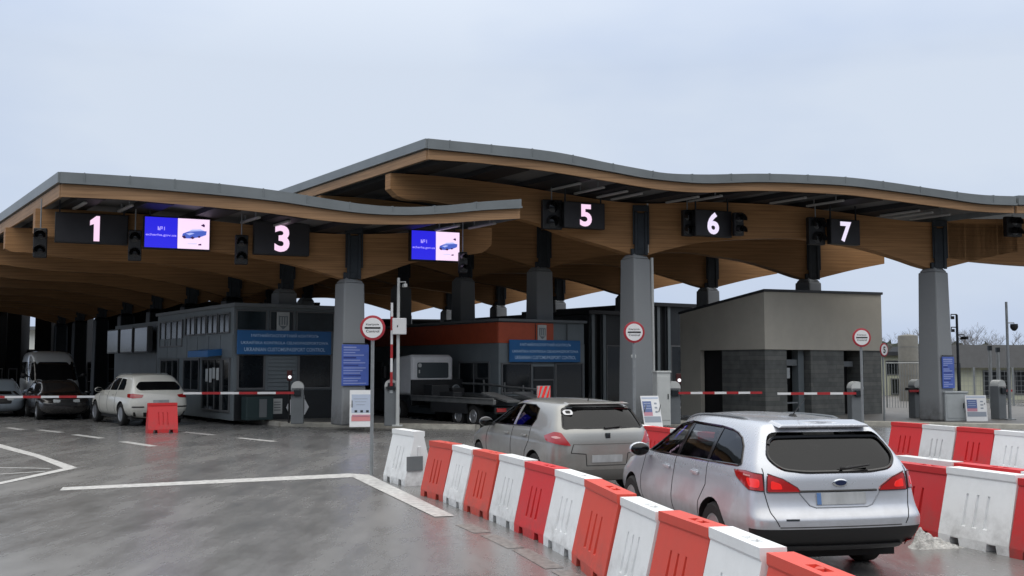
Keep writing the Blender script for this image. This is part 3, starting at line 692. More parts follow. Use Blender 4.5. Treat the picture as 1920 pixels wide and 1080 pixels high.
# booth 2, orange and grey
b2 = booth('customs_booth', 'grey customs booth with a bright orange upper panel between the pillars', 'booth', 935, 37, 4.2, 16, 3.85)
b2.scale = (.905,) * 3; XF[b2.name] = XF[b2.name] @ Matrix.Scale(.905, 4)
W2, H2 = 4.15, 3.84
mm = MB(); mm.box((W2 / 2, 8, 1.45), (W2, 16, 2.9)); part(mm, 'wall', clad, b2)
mm = MB(); mm.box((W2 / 2 + .02, 8.04, 3.32), (W2 - .02, 16.0, .82)); part(mm, 'upper_wall', clad, b2)
mm = MB(); mm.box((1.28, -.0, 3.3), (2.62, .05, .8)); mm.box((-.01, 8, 3.3), (.05, 15.9, .8)); part(mm, 'orange_panel', orange_panel, b2, bevel=.01, segs=1)
mm = MB(); mm.box((W2 / 2, 8, H2 - .05), (W2 + .14, 16.2, .1)); part(mm, 'roof', grey_paint, b2)
mm = MB()
for x in (.9 + .8, 3.25): mm.box((x, -.03, 3.3), (.03, .02, .78))
part(mm, 'joint', black, b2)
emblem(b2, 2.0, 3.32, .42, .62)
windowp(b2, .1, 1.55, .95, 2.15); windowp(b2, 2.65, 4.08, .5, 2.15)
mm = MB(); mm.box((2.1, -.02, .9), (.95, .05, 1.1)); mm.box((2.1, -.03, 1.75), (.95, .06, .5)); part(mm, 'door', clad_d, b2)
mm = MB(); mm.box((2.1, -.06, 1.48), (1.0, .03, .05)); part(mm, 'rail', frame_mat, b2)
for i in range(5): windowp(b2, .6 + i * 3, 2.9 + i * 3, .9, 2.2, face='L', mull=1)
big_sign('overhead_sign', 'blue trilingual customs sign on the orange and grey booth', (XF[b2.name] @ Vector((2.12, -.12, 2.17)))[:], DA, 3.1, .78, SIGN)

# dark kiosks further back between the inner pillar and the building
for px, Y, wd, hh, ln, lab in ((1103, 47, 3.0, 4.25, 12, 'dark flat roofed kiosk behind the inner pillar, left of it'), (1226, 48, 2.4, 4.65, 10, 'dark kiosk with grey posts between the inner pillar and the taupe building')):
    t = booth('kiosk', lab, 'kiosk', px, Y, wd, ln, hh, 0)
    mm = MB(); mm.box((wd / 2, ln / 2, hh / 2), (wd, ln, hh)); part(mm, 'wall', clad_d, t)
    mm = MB(); mm.box((wd / 2, ln / 2 - .1, hh + .08), (wd + .4, ln + .5, .16)); part(mm, 'roof', black, t)
    for x in (.12, .75): 
        mm = MB(); mm.box((x, -.16, hh / 2), (.16, .12, hh)); part(mm, 'post', clad, t)
    windowp(t, 1.0, wd - .2, .3, 2.9, fr=.06)

# ---- taupe service building at right
bc = AT(1435, 700, 37.6)
t = thing('service_building', 'taupe rendered service building over dark stone walls at right', 'building', (bc.x, bc.y, .1), DA)
XB = XF[t.name]; inv = XB.inverted()
def solve_along(dirv, px):
    o = Vector((bc.x, bc.y, 0)); k = (px - 960) / (FPX * cos(PITCH) + 140 * sin(PITCH)); return (k * o.y - o.x) / (dirv.x - k * dirv.y)
WR = solve_along(q, 1655); LD = solve_along(d, 1276)
z_b = AT(1435, 655, 37.6).z - .1; z_t = AT(1432, 545, 37.6).z - .1
Pr = bc + q * WR; Pl = bc + d * LD
z_tr = AT(1652, 551, Pr.y).z - .1; z_tl = AT(1276, 588, Pl.y).z - .1
mm = MB()
def wedge(x0, x1, y0, y1, z0, z00, z10, z01, z11):
    mm.add([(x0, y0, z0), (x1, y0, z0), (x1, y1, z0), (x0, y1, z0), (x0, y0, z00), (x1, y0, z10), (x1, y1, z11), (x0, y1, z01)], [(0, 3, 2, 1), (4, 5, 6, 7), (0, 1, 5, 4), (1, 2, 6, 5), (2, 3, 7, 6), (3, 0, 4, 7)])
wedge(0, WR, 0, LD, z_b, z_t, z_tr, z_tl, z_tr + z_tl - z_t); part(mm, 'upper_wall', render_m, t)
mm = MB(); _k = [(-.05, -.05, z_t), (WR + .05, -.05, z_tr), (WR + .05, LD + .05, z_tr + z_tl - z_t), (-.05, LD + .05, z_tl)]; mm.ext([(a, b_, z - .03) for a, b_, z in _k], (0, 0, .09))
part(mm, 'roof', dark_roof, t).scale = (1, 1, 1)
mm = MB(); mm.box((WR / 2 + .12, LD / 2 + .4, z_b / 2), (WR - .3, LD - .8, z_b - .004)); part(mm, 'wall', dark_in, t)
lseg = LD * .28
def stone_block(x0, x1, y0, y1):
    mm = MB(); mm.box(((x0 + x1) / 2, (y0 + y1) / 2, z_b / 2), (x1 - x0, y1 - y0, z_b - .006)); part(mm, 'stone_pier', stone, t, bevel=.01, segs=1)
def fx(px): return solve_along(q, px)
def fy(px): return solve_along(d, px)
stone_block(.04, fx(1477), .04, fy(1352)); stone_block(fx(1522), fx(1584), .04, 1.2); stone_block(fx(1620), WR - .02, .04, 1.2)
mm = MB(); mm.box((.11, (fy(1313) + LD) / 2, z_b / 2), (.2, LD - fy(1313), z_b)); part(mm, 'render_pier', render_m, t)
mm = MB(); mm.box((fx(1514), .45, z_b / 2), (.3, .3, z_b)); part(mm, 'column', clad, t)
mm = MB(); mm.box((fx(1493), .35, 2.0), (fx(1506) - fx(1478), .05, .22)); mm.box((fx(1600), .35, 1.95), (fx(1612) - fx(1588), .05, .2)); part(mm, 'lintel', grey_paint, t)
mm = MB(); mm.box((fx(1493), .3, .55), (fx(1506) - fx(1480), .04, .05)); part(mm, 'handrail', galv, t)
mm = MB(); mm.box((fx(1482), .28, 1.55), (.16, .02, .5)); mm.box((fx(1488), .27, 1.62), (.18, .02, .38)); mm.box((fx(1483), .28, 1.05), (.18, .02, .32)); part(mm, 'notice', light_grey, t)

# ---- background, right: low cream building, hut, fence, bare trees
t = thing('low_building', 'low cream building with a wide dark roof at the far right', 'building', AT(1781, 700, 62) * 1 - Vector((0, 0, AT(1781, 700, 62).z)), R(6))
mm = MB(); mm.box((7, 4, 1.05), (14, 8, 2.1)); part(mm, 'wall', cream, t)
mm = MB(); mm.add([(-.5, -.5, 1.86), (14.5, -.5, 1.86), (14.5, 8.5, 1.86), (-.5, 8.5, 1.86), (0.2, .6, 3.2), (14, .6, 3.2), (14, 7.5, 3.2), (.2, 7.5, 3.2)], [(0, 3, 2, 1), (4, 5, 6, 7), (0, 1, 5, 4), (1, 2, 6, 5), (2, 3, 7, 6), (3, 0, 4, 7)]); part(mm, 'roof', dark_roof, t)
for x0, x1 in ((2.0, 2.9), (3.0, 3.7), (3.9, 5.6), (6.3, 8.0)): windowp(t, x0, x1, .1 if x0 < 3.8 else .3, 1.7, fr=.09)
t = thing('low_building', 'cream building with a dark window row behind the speed limit sign', 'building', AT(1655, 700, 66) * 1 - Vector((0, 0, AT(1655, 700, 66).z)), R(8))
mm = MB(); mm.box((2.2, 4, 1.3), (4.4, 8, 2.6)); part(mm, 'wall', cream, t)
mm = MB(); mm.box((2.2, 3.9, 2.72), (4.7, 8.4, .24)); part(mm, 'roof', dark_roof, t)
windowp(t, .2, 1.6, 1.4, 2.3); windowp(t, .5, 1.5, 0.2, 1.2); windowp(t, 2.8, 3.8, 1.4, 2.3)
hp = AT(1704, 700, 56); t = thing('utility_tower', 'rounded beige concrete tower behind the dark barrier post', 'tower', (hp.x, hp.y, 0), 0)
mm = MB(); mm.lathe([(.50, 0), (.50, 3.5), (.46, 3.56), (.1, 3.62)], n=20); part(mm, 'shaft', mat('beige_concrete', (.19, .185, .165), .8, var=.12), t, smooth=True)
mm = MB()
for k in range(4): mm.lathe([(.505, .7 + k * .75), (.505, .72 + k * .75)], n=20)
part(mm, 'joint', grey_paint, t)
t = thing('mesh_fence', 'grey mesh fence in front of the cream buildings', 'fence', (G(1650, 755).x, 50, 0), R(5))
mm = MB()
for k in range(7): mm.box((k * 1.9, 0, .95), (.07, .07, 1.9))
part(mm, 'post', galv, t)
mm = MB()
for k in range(8): mm.box((5.7, 0, .12 + k * .23), (11.4, .012, .012))
for k in range(58): mm.box((k * .2, 0, .95), (.008, .008, 1.8))
part(mm, 'mesh_panel', galv, t)
for gx, lab in ((1662, 'grey tubular gate leaf right of the taupe building'), (1738, 'dark tubular gate leaf behind the right pillar')):
    c_ = AT(gx, 700, 47); t = thing('gate', lab, 'gate', (c_.x, 47, 0), R(4))
    mm = MB(); mm.tube([(0, 0, .1), (0, 0, 2.1), (1.5, 0, 2.1), (1.5, 0, .1), (0, 0, .1)], .035, 8); part(mm, 'gate_frame', steel_dark if gx > 1700 else galv, t)
    mm = MB()
    for k in range(11): mm.tube([(.12 + k * .125, 0, .1), (.12 + k * .125, 0, 2.1)], .012, 5)
    part(mm, 'bars', galv, t)

def tree_mesh(seed, h, spread):
    rnd = random.Random(seed); tr = MB(); cr = MB()
    def br(p, dr, ln, r, lev):
        n = 3; path = [p]; rr = [r]; dd = dr.copy()
        for i in range(n):
            dd = (dd + Vector((rnd.uniform(-1, 1), rnd.uniform(-1, 1), rnd.uniform(-.3, .6))) * .16).normalized()
            path.append(path[-1] + dd * ln / n); rr.append(r * (1 - .55 * (i + 1) / n))
        (tr if lev < 2 else cr).tube(path, rr, 5 if lev < 2 else 3, caps=False)
        if lev < 4:
            for k in range({0: 7, 1: 5, 2: 5, 3: 4}[lev]):
                i = rnd.uniform(.35, 1); j = min(int(i * n), n - 1); pp = path[j].lerp(path[j + 1], i * n - j)
                a = rnd.uniform(0, 2 * pi); side = Vector((cos(a), sin(a), rnd.uniform(.2, .9))).normalized()
                br(pp, (dd * .6 + side * spread).normalized(), ln * rnd.uniform(.45, .68), max(rr[j] * .55, .012), lev + 1)
    br(Vector((0, 0, 0)), Vector((0, 0, 1)), h * .62, h * .016, 0)
    return tr, cr
protos = []
for i, (hh, sp) in enumerate(((7.5, .7), (6.5, .9))):
    t = thing('bare_tree', 'bare', 'tree', (0, 0, 0), 0, 'bare winter trees beyond the low buildings')
    a, b = tree_mesh(20 + i, hh, sp); part(a, 'trunk', bark, t); part(b, 'crown', bark, t); protos.append(t)
spots = [(1806, 108, 'leftmost bare tree above the dark roof'), (1822, 112, 'tall bare tree above the dark roof, second from left'), (1846, 104, 'bare tree above the dark roof between the two thin posts'), (1872, 110, 'bare tree above the dark roof, left of the camera pole'), (1903, 100, 'bare tree right of the camera pole'), (1668, 106, 'bare tree beside the taupe building'), (1684, 112, 'dark bare tree behind the rounded beige tower'), (1940, 104, 'rightmost bare tree beyond the frame edge'), (1727, 115, 'bare tree hidden partly by the right pillar')]
for i, (px, Y, lab) in enumerate(spots):
    p = AT(px, 700, Y); o = protos[i] if i < 2 else dup(protos[i % 2], (0, 0, 0), 0)
    s = random.uniform(.68, .9); o.location = (p.x, p.y, -.3); o.rotation_euler.z = random.uniform(0, 6); o.scale = (s, s, s * .92); o['label'] = lab
mm = MB()
for k in range(420):
    x = random.uniform(-330, 330); y = 290 + random.uniform(0, 60); hh = random.uniform(5, 9.5)
    mm.ell((x, y, hh * .4), (random.uniform(2, 5), 3, hh * .6), nu=7, nv=5, jit=.25)
o = mm.build('far_woodland', ever); o['kind'] = 'stuff'; tag(o, 'dark line of woodland along the horizon', 'woodland')

# ---- background, left: white terminal seen through the dark lanes
tp = G(-420, 725); t = thing('terminal_building', 'long white terminal building glimpsed beyond the dark left lanes', 'building', (-92, 118, 0), R(6))
mm = MB(); mm.box((32, 5, 3.0), (64, 10, 6.0)); part(mm, 'wall', mat('terminal_wall', (.78, .79, .73), .7), t)
mm = MB(); mm.box((32, 4.6, 6.2), (66, 11.5, .4)); part(mm, 'roof', grey_paint, t)
for k in range(12): windowp(t, 1.5 + k * 5.2, 5.6 + k * 5.2, 4.0, 5.5, fr=.12, m=win_blue, mull=2)
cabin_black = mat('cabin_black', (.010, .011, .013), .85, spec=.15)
# cabins leave slots of light; the widest is added to darken sky gaps
for i, (px, Y, wd, hh, lab) in enumerate(((-160, 70, 5.5, 5.7, 'dark cabin at the left frame edge under the canopy'), (11, 70, .85, 5.7, 'narrow dark cabin nearest the left frame edge'), (63, 70, 1.0, 5.7, 'narrow dark cabin above the grey minibus roof'), (117, 70, 1.45, 5.7, 'dark cabin right of the grey minibus'), (183, 66, 1.2, 5.7, 'dark narrow cabin touching the long grey booth'), (2, 72, 4.2, 2.95, 'low dark wide cabin behind the grey minibus'), (150, 71, 1.6, 2.1, 'lowest dark cabin beside the long grey booth'), (212, 66, 12.5, 5.9, 'wide dark block added in the sky gap behind the long grey booth'), (640, 68, 10.4, 4.85, 'dark low hall behind the orange booth and tow truck'))):
    p = AT(px, 700, Y); t = thing('dark_block', lab, 'cabin', (p.x, p.y, 0), R(12))
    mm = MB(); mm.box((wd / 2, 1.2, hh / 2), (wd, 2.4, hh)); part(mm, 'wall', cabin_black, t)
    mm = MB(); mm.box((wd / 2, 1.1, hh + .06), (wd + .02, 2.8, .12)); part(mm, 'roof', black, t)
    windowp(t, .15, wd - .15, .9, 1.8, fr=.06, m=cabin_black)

# ================================================================== VEHICLES
def body_mesh(st, sub=2, inset=None, valance=0):
    rows = len(st[0]); g = []
    def tf(p):
        x, s, z = p
        if inset: x *= inset['k']; s = inset['c'] + (s - inset['c']) * inset['ks']; z = max(inset['z0'], z - inset['dz'])
        return (x, s, z)
    S = [[tf(p) for p in r] for r in st]
    a, b = S[0], S[-1]; ra, rb = (.05, .05)
    cen = lambda r, k, ds: [(p[0] * k, p[1] + ds, p[2]) for p in r]
    S = [cen(a, 0, -ra * 1.25), cen(a, .55, -ra)] + S + [cen(b, .55, rb), cen(b, 0, rb * 1.4)]
    vs = []; fs = []; mi = []
    for sg in (1, -1):
        k0 = len(vs)
        for r in S:
            for p in r: vs.append((p[0] * sg, p[1], p[2]))
        for i in range(len(S) - 1):
            for j in range(rows - 1):
                f = (k0 + i * rows + j, k0 + i * rows + j + 1, k0 + (i + 1) * rows + j + 1, k0 + (i + 1) * rows + j)
                fs.append(f if sg > 0 else f[::-1]); mi.append(2 if (j < 3 and i < valance) else 0)
    me = bpy.data.meshes.new('body'); me.from_pydata(vs, [], fs)
    for k in range(3): me.materials.append(None)
    me.polygons.foreach_set('material_index', mi)
    bm = bmesh.new(); bm.from_mesh(me); cl = bm.edges.layers.float.get('crease_edge') or bm.edges.layers.float.new('crease_edge')
    CR = {3: .3, 4: .62, 5: .35, 6: .55, 8: .35}
    for ed_ in bm.edges:                       # feature lines: bumper ledge, shoulder, roof edge
        a_, b_ = ed_.verts[0].index % rows, ed_.verts[1].index % rows
        if a_ == b_ and a_ in CR: ed_[cl] = CR[a_]
    bmesh.ops.remove_doubles(bm, verts=bm.verts, dist=1e-4)
    bmesh.ops.recalc_face_normals(bm, faces=bm.faces); bm.to_mesh(me); bm.free()
    return evaluated(me, sub)
def evaluated(me, sub=0, cutters=()):
    ob = bpy.data.objects.new('tmp', me); col.objects.link(ob); extra = []
    if sub:
        m = ob.modifiers.new('s', 'SUBSURF'); m.levels = sub; m.render_levels = sub
    for c in cutters:
        co = bpy.data.objects.new('cut', c); col.objects.link(co); extra.append(co)
        m = ob.modifiers.new('b', 'BOOLEAN'); m.object = co; m.operation = 'DIFFERENCE'; m.solver = 'EXACT'
    dg = bpy.context.evaluated_depsgraph_get(); res = bpy.data.meshes.new_from_object(ob.evaluated_get(dg))
    for x in [ob] + extra: bpy.data.objects.remove(x)
    return res
def cutter(mb, mi=1):
    me = bpy.data.meshes.new('cut'); me.from_pydata([tuple(v) for v in mb.v], [], mb.f)
    me.materials.append(None); me.materials.append(None)
    for p in me.polygons: p.material_index = mi
    bm = bmesh.new(); bm.from_mesh(me); bmesh.ops.recalc_face_normals(bm, faces=bm.faces); bm.to_mesh(me); bm.free(); return me

class Car:
    def __init__(s, name, label, cat, loc, rz, st, paint, wheels, glass_m=glass, sub=2, inner=None, side_holes=(), rear_hole=None, front_hole=None, group=None, rcab=1.6, valance=0):
        s.root = thing(name, label, cat, loc, rz, group); s.paint = paint
        me = body_mesh(st, sub, None, valance); s.bvh = BVHTree.FromPolygons([v.co[:] for v in me.vertices], [tuple(p.vertices) for p in me.polygons])
        cuts = []
        for (ws, wr, ww, hw) in wheels:
            c = MB()
            for sg in (1, -1):
                M = Matrix.Translation((sg * (hw - .34), ws, wr)) @ Matrix.Rotation(pi / 2 * sg, 4, 'Y')
                c.lathe([(wr * 1.14, 0), (wr * 1.14, .8)], M, 32)
            cuts.append(cutter(c))
        if inner:
            cm = body_mesh(st, 1, inner)
            for p in cm.polygons: p.material_index = 1
            cuts.append(cm)
            for poly in side_holes:
                c = MB(); P = rounded(poly, .07); c.ext([(-1.6, p.x, p.y) for p in P], (3.2, 0, 0)); cuts.append(cutter(c))
            for hole, y0, y1 in ((rear_hole, -1, rcab), (front_hole, rcab, 9)):
                if hole: c = MB(); P = rounded(hole, .08); c.ext([(p.x, y0, p.y) for p in P], (0, y1 - y0, 0)); cuts.append(cutter(c))
        me = evaluated(me, 0, cuts); me.name = 'body'
        keep = [p.material_index for p in me.polygons]; me.materials.clear(); me.materials.append(paint); me.materials.append(dark_in); me.materials.append(black); me.polygons.foreach_set('material_index', [min(k, 2) for k in keep])
        smooth_me(me, 38)
        s.body = bpy.data.objects.new('body', me); col.objects.link(s.body); s.body.parent = s.root
        s.glass = glass_m
    def hit(s, p, dr):
        h = s.bvh.ray_cast(Vector(p), Vector(dr).normalized())
        return (h[0], h[1]) if h[0] is not None else None
    def patch(s, name, pts, dr, m, off=.006, thick=.02, r=.05, cuts=3, parent=None, flat=False):
        # panel lying on the body: outline points (x,s,z) are carried onto the skin along dr
        dr = Vector(dr).normalized(); a = Vector((0, 0, 1)); a = (a - dr * a.dot(dr)).normalized(); bx = a.cross(dr)
        c = sum((Vector(p) for p in pts), Vector()) / len(pts)
        P2 = [((Vector(p) - c).dot(bx), (Vector(p) - c).dot(a)) for p in pts]
        P2 = rounded(P2, r) if r else [Vector(p) for p in P2]
        bm = bmesh.new(); vs = [bm.verts.new((p.x, p.y, 0)) for p in P2]; bm.faces.new(vs)
        bmesh.ops.triangulate(bm, faces=bm.faces); bmesh.ops.subdivide_edges(bm, edges=bm.edges, cuts=cuts, use_grid_fill=True)
        nrm_ = {}
        for v in bm.verts:
            o_ = c + bx * v.co.x + a * v.co.y - dr * 2.0; h = s.hit(o_, dr)
            if h is None: h = (o_ + dr * 2.0, -dr)
            n = h[1] if h[1].dot(dr) < 0 else -h[1]
            v.co = h[0] + n * off; nrm_[v] = n
        bmesh.ops.recalc_face_normals(bm, faces=bm.faces)
        f0 = next(iter(bm.faces))
        if sum((f.normal.dot(dr) for f in bm.faces)) > 0: bmesh.ops.reverse_faces(bm, faces=bm.faces)
        if thick:
            be = [x for x in bm.edges if x.is_boundary]; g = bmesh.ops.extrude_edge_only(bm, edges=be)
            for v in g['geom']:
                if isinstance(v, bmesh.types.BMVert): v.co += dr * thick
        me = bpy.data.meshes.new(name); bm.to_mesh(me); bm.free(); me.materials.append(m); smooth_me(me, 50)
        ob = bpy.data.objects.new(name, me); col.objects.link(ob); ob.parent = parent or s.root; return ob
    def both(s, name, pts, dr, m, **k):
        r = [s.patch(name, pts, dr, m, **k)]
        r.append(s.patch(name, [(-p[0], p[1], p[2]) for p in pts], (-dr[0], dr[1], dr[2]), m, **k)); return r
    def seam(s, name, pts, dr, m=black, rad=.006, n=14, off=0.0, both=False):
        dr = Vector(dr).normalized(); o_ = None
        for sg in ((1, -1) if both else (1,)):
            mb = MB(); path = []; D = Vector((dr.x * sg, dr.y, dr.z))
            for i in range(len(pts) - 1):
                for k in range(n):
                    p = Vector(pts[i]).lerp(Vector(pts[i + 1]), k / n); p.x *= sg; h = s.hit(p - D * 2, D)
                    if h: path.append(h[0] - D * off)
            if len(path) > 2: mb.tube(path, rad, 5); o_ = part(mb, name, m, s.root)
        return o_
    def wheel(s, x, ys, r, wd, spokes=7):
        sg = 1 if x > 0 else -1
        M = Matrix.Translation((x, ys, r)) @ Matrix.Rotation(pi / 2 * sg, 4, 'Y')
        b = MB(); b.lathe([(r * .64, -wd / 2), (r * .92, -wd / 2), (r, -wd * .36), (r, wd * .36), (r * .92, wd / 2), (r * .66, wd / 2 - .004), (r * .63, wd * .2), (r * .3, wd * .1)], M, 32)
        wl = part(b, 'wheel', rubber, s.root, smooth=True)
        b = MB(); b.lathe([(r * .66, wd * .42), (r * .64, wd * .47), (r * .58, wd * .44), (r * .56, wd * .25)], M, 32)
        b.lathe([(r * .15, wd * .2), (r * .15, wd * .40), (r * .08, wd * .43)], M, 16)
        for k in range(spokes):
            a = 2 * pi * k / spokes; dv = Vector((cos(a), sin(a), 0)); tv = Vector((-sin(a), cos(a), 0))
            pts = [dv * r * .1 + tv * r * .075, dv * r * .6 + tv * r * .10, dv * r * .6 - tv * r * .10, dv * r * .1 - tv * r * .075]
            b.ext([M @ (p + Vector((0, 0, wd * .30))) for p in pts], (M.to_3x3() @ Vector((0, 0, wd * .08))))
        sub_of(part(b, 'rim', alloy, s.root, smooth=True), wl)
        return wl
    def mirror_(s, p, m):
        for sg in (1, -1):
            b = MB(); x, ys, z = p; b.ell((sg * x, ys, z), (.13, .09, .085), nu=16, nv=10); b.box((sg * (x - .13), ys + .01, z - .05), (.14, .06, .05))
            o_ = part(b, 'wing_mirror', m, s.root, smooth=True)
            g_ = MB(); g_.ell((sg * x, ys - .035, z), (.120, .062, .076), nu=16, nv=8); sub_of(part(g_, 'mirror_glass', glass_dark, s.root, smooth=True), o_)
    def seats(s, lst, m):
        for (x, ys) in lst:
            b = MB(); b.box((x, ys, .58), (.48, .5, .16)); b.box((x, ys - .24, .88), (.46, .13, .56), M=Matrix.Rotation(R(12), 3, 'X'))
            b.box((x, ys - .34, 1.22), (.26, .09, .17), M=Matrix.Rotation(R(10), 3, 'X'))
            part(b, 'seat', m, s.root, bevel=.04)

def stations(hw, rear, mids, front, zb=.2, zs=(.30, .50, .63, .82)):
    # every station: s (or list per row), width scale, belt (x,z), cant (x,z), roof edge (x,z), roof centre z
    out_ = []
    for s_, k, be, ca, re_, rc in [rear] + mids + [front]:
        ss = s_ if isinstance(s_, (list, tuple)) else [s_] * 10
        xs = [0, .72 * hw * k, .955 * hw * k, hw * k, hw * k, .985 * hw * k, be[0], ca[0], re_[0], 0]
        zz = [zb, zb, zs[0], zs[1], zs[2], min(zs[3], be[1] - .08), be[1], ca[1], re_[1], rc]
        out_.append([(xs[i], ss[i], zz[i]) for i in range(10)])
    return out_
seat_m = mat('seat_fabric', (.03, .032, .036), .85)

# ---- silver estate car, nearest
def estate():
    hw = .925
    st = stations(hw, ([.20, .15, .03, -.02, -.02, .05, .085, .34, .43, .40], .955, (.82, 1.02), (.655, 1.385), (.55, 1.458), 1.485),
        [([.56, .56, .44, .34, .34, .38, .42, .70, .82, .80], 1.0, (.857, 1.01), (.685, 1.385), (.57, 1.48), 1.512),
         (1.6, 1.0, (.865, .99), (.675, 1.38), (.54, 1.495), 1.535), (2.35, 1.0, (.868, .98), (.67, 1.36), (.54, 1.485), 1.525),
         ([2.9, 2.9, 2.9, 2.9, 2.9, 2.9, 2.95, 2.74, 2.62, 2.58], 1.0, (.86, .965), (.625, 1.30), (.50, 1.415), 1.455),
         ([3.4, 3.4, 3.4, 3.4, 3.4, 3.4, 3.42, 3.46, 3.5, 3.56], .985, (.84, .94), (.69, .985), (.5, 1.01), 1.02),
         (4.0, .96, (.80, .86), (.67, .90), (.45, .935), .945)],
        ([4.2, 4.28, 4.46, 4.50, 4.48, 4.45, 4.40, 4.38, 4.39, 4.41], .84, (.68, .77), (.56, .79), (.38, .80), .81), zb=.285, zs=(.35, .52, .60, .70))
    A_, B_ = st[0], st[1]; st.insert(1, [tuple(a + (b - a) * (.42 if k_ else .42) for k_, (a, b) in enumerate(zip(p_, q_))) for p_, q_ in zip(A_, B_)])
    side = [(.45, 1.06), (3.22, 1.0), (3.02, 1.13), (2.62, 1.335), (2.2, 1.395), (1.3, 1.39), (.82, 1.352), (.56, 1.25)]
    rear = [(-.59, 1.385), (.59, 1.385), (.685, 1.18), (.58, 1.06), (.35, 1.03), (-.35, 1.03), (-.58, 1.06), (-.685, 1.18)]
    c = Car('estate_car', 'silver estate car with bright red tail lamps, nearest the camera', 'car', (3.055, 10.02, 0), .205, st, paint_silver,
            [(1.02, .325, .22, hw), (3.67, .325, .22, hw)], inner=dict(k=.92, c=1.9, ks=.95, z0=.42, dz=.055), side_holes=[side], rear_hole=rear, front_hole=[(-.56, 1.33), (.56, 1.33), (.70, 1.07), (-.70, 1.07)], valance=3)
    f = lambda pts, x: [(x, a, b) for a, b in pts]
    # glass: tinted rear, three panes each side
    c.patch('rear_window', [(x, -.0, z) for x, z in rear], (0, 1, -.15), glass_dark, off=-.012, thick=0, r=.08)
    panes = [([(.455, 1.065), (1.26, 1.045), (1.26, 1.388), (.83, 1.35), (.57, 1.25)], glass_dark), ([(1.31, 1.045), (2.12, 1.03), (2.12, 1.393), (1.31, 1.393)], glass), ([(2.2, 1.03), (3.2, 1.005), (3.0, 1.135), (2.62, 1.333), (2.2, 1.393)], glass)]
    for pts, gm in panes:
        c.both('side_window', f(pts, -.9), (1, 0, 0), gm, off=-.012, thick=0, r=.04)
    c.both('pillar_trim', f([(1.25, 1.045), (1.32, 1.045), (1.32, 1.395), (1.25, 1.395)], -.9), (1, 0, 0), black_gloss, off=-.006, thick=.03, r=0)
    c.both('pillar_trim', f([(2.11, 1.03), (2.21, 1.03), (2.21, 1.395), (2.11, 1.395)], -.9), (1, 0, 0), black_gloss, off=-.006, thick=.03, r=0)
    loop = [(.46, 1.075), (.52, 1.056), (1.3, 1.04), (2.1, 1.025), (3.22, 1.0), (3.02, 1.13), (2.62, 1.335), (2.2, 1.397), (1.3, 1.392), (1.0, 1.375), (.82, 1.35), (.68, 1.31), (.57, 1.24), (.48, 1.11), (.46, 1.075)]
    c.seam('window_trim', f(loop, -.9), (1, 0, 0), black_gloss, .013, both=True)
    rr_ = rounded(rear, .08); c.seam('window_trim', [(p.x, 0, p.y) for p in rr_ + rr_[:1]], (0, 1, -.15), black_gloss, .016, n=4)
    c.patch('windscreen', [(-.58, 4, 1.34), (.58, 4, 1.34), (.72, 4, 1.06), (-.72, 4, 1.06)], (0, -1, -.3), glass, off=-.01, thick=0, r=.06)
    # tail lamps: one piece on the wing, one on the tailgate
    dg = (.62, .78, 0)
    wing = [(-.93, .46, 1.015), (-.90, .24, 1.025), (-.80, .06, 1.01), (-.79, .04, .855), (-.90, .16, .86), (-.92, .26, .90), (-.93, .40, .955)]
    gate = [(-.76, .04, 1.015), (-.60, .02, .965), (-.46, .0, .885), (-.43, .0, .845), (-.76, .04, .845)]
    for L in c.both('tail_lamp', wing, dg, lamp_red, r=.03, off=.010): pass
    c.both('tail_lamp', gate, dg, lamp_red, r=.03, off=.010)
    c.both('brake_light', [(-.90, .22, .965), (-.815, .08, .96), (-.815, .08, .88), (-.89, .16, .885)], dg, lamp_bright, r=.03, off=.013, thick=.008)
    c.both('brake_light', [(-.73, .03, .95), (-.62, .03, .92), (-.60, .03, .87), (-.73, .03, .87)], dg, lamp_bright, r=.02, off=.013, thick=.008)
    c.both('reversing_light', [(-.91, .26, .995), (-.87, .16, .992), (-.87, .16, .978), (-.91, .26, .98)], dg, lamp_pale, r=.01, off=.014, thick=.006)
    for pl_ in (wing, gate): c.seam('lamp_edge', pl_ + pl_[:1], dg, mat('lamp_edge_dark', (.05, .006, .008), .3), .006, both=True, n=8, off=.008)
    # black lower bumper and its lamps
    c.patch('bumper_lip', [(-.66, 0, .365), (.66, 0, .365), (.62, 0, .32), (-.62, 0, .32)], (0, 1, .1), mat('satin_black', (.03, .03, .032), .4), off=.03, thick=.04, r=.02)
    c.both('rear_fog_lamp', [(-.83, 0, .375), (-.70, 0, .375), (-.71, 0, .33), (-.82, 0, .33)], (0, 1, .1), lamp_red, off=.022, thick=.02, r=.01)
    # tailgate details
    c.patch('number_plate', [(-.26, 0, .835), (.26, 0, .835), (.26, 0, .725), (-.26, 0, .725)], (0, 1, 0), plate_m, off=.012, thick=.02, r=.01)
    c.patch('plate_band', [(-.258, 0, .833), (-.215, 0, .833), (-.215, 0, .727), (-.258, 0, .727)], (0, 1, 0), plate_blue, off=.016, thick=.01, r=0)
    c.seam('tailgate_recess', [(-.42, 0, .85), (.42, 0, .85)], (0, 1, 0), black, .011, n=30)
    c.seam('tailgate_recess', [(-.43, 0, .84), (-.33, 0, .72), (-.27, 0, .70), (.27, 0, .70), (.33, 0, .72), (.43, 0, .84)], (0, 1, 0), mat('shade_line', (.22, .24, .27), .4), .007)  # shade along the plate recess drawn as a grey line
    c.seam('tailgate_seam', [(-.755, 0, 1.06), (-.765, 0, .84), (-.73, 0, .66), (-.66, 0, .53)], (0, 1, 0), black, .005); c.seam('tailgate_seam', [(.755, 0, 1.06), (.765, 0, .84), (.73, 0, .66), (.66, 0, .53)], (0, 1, 0), black, .005)
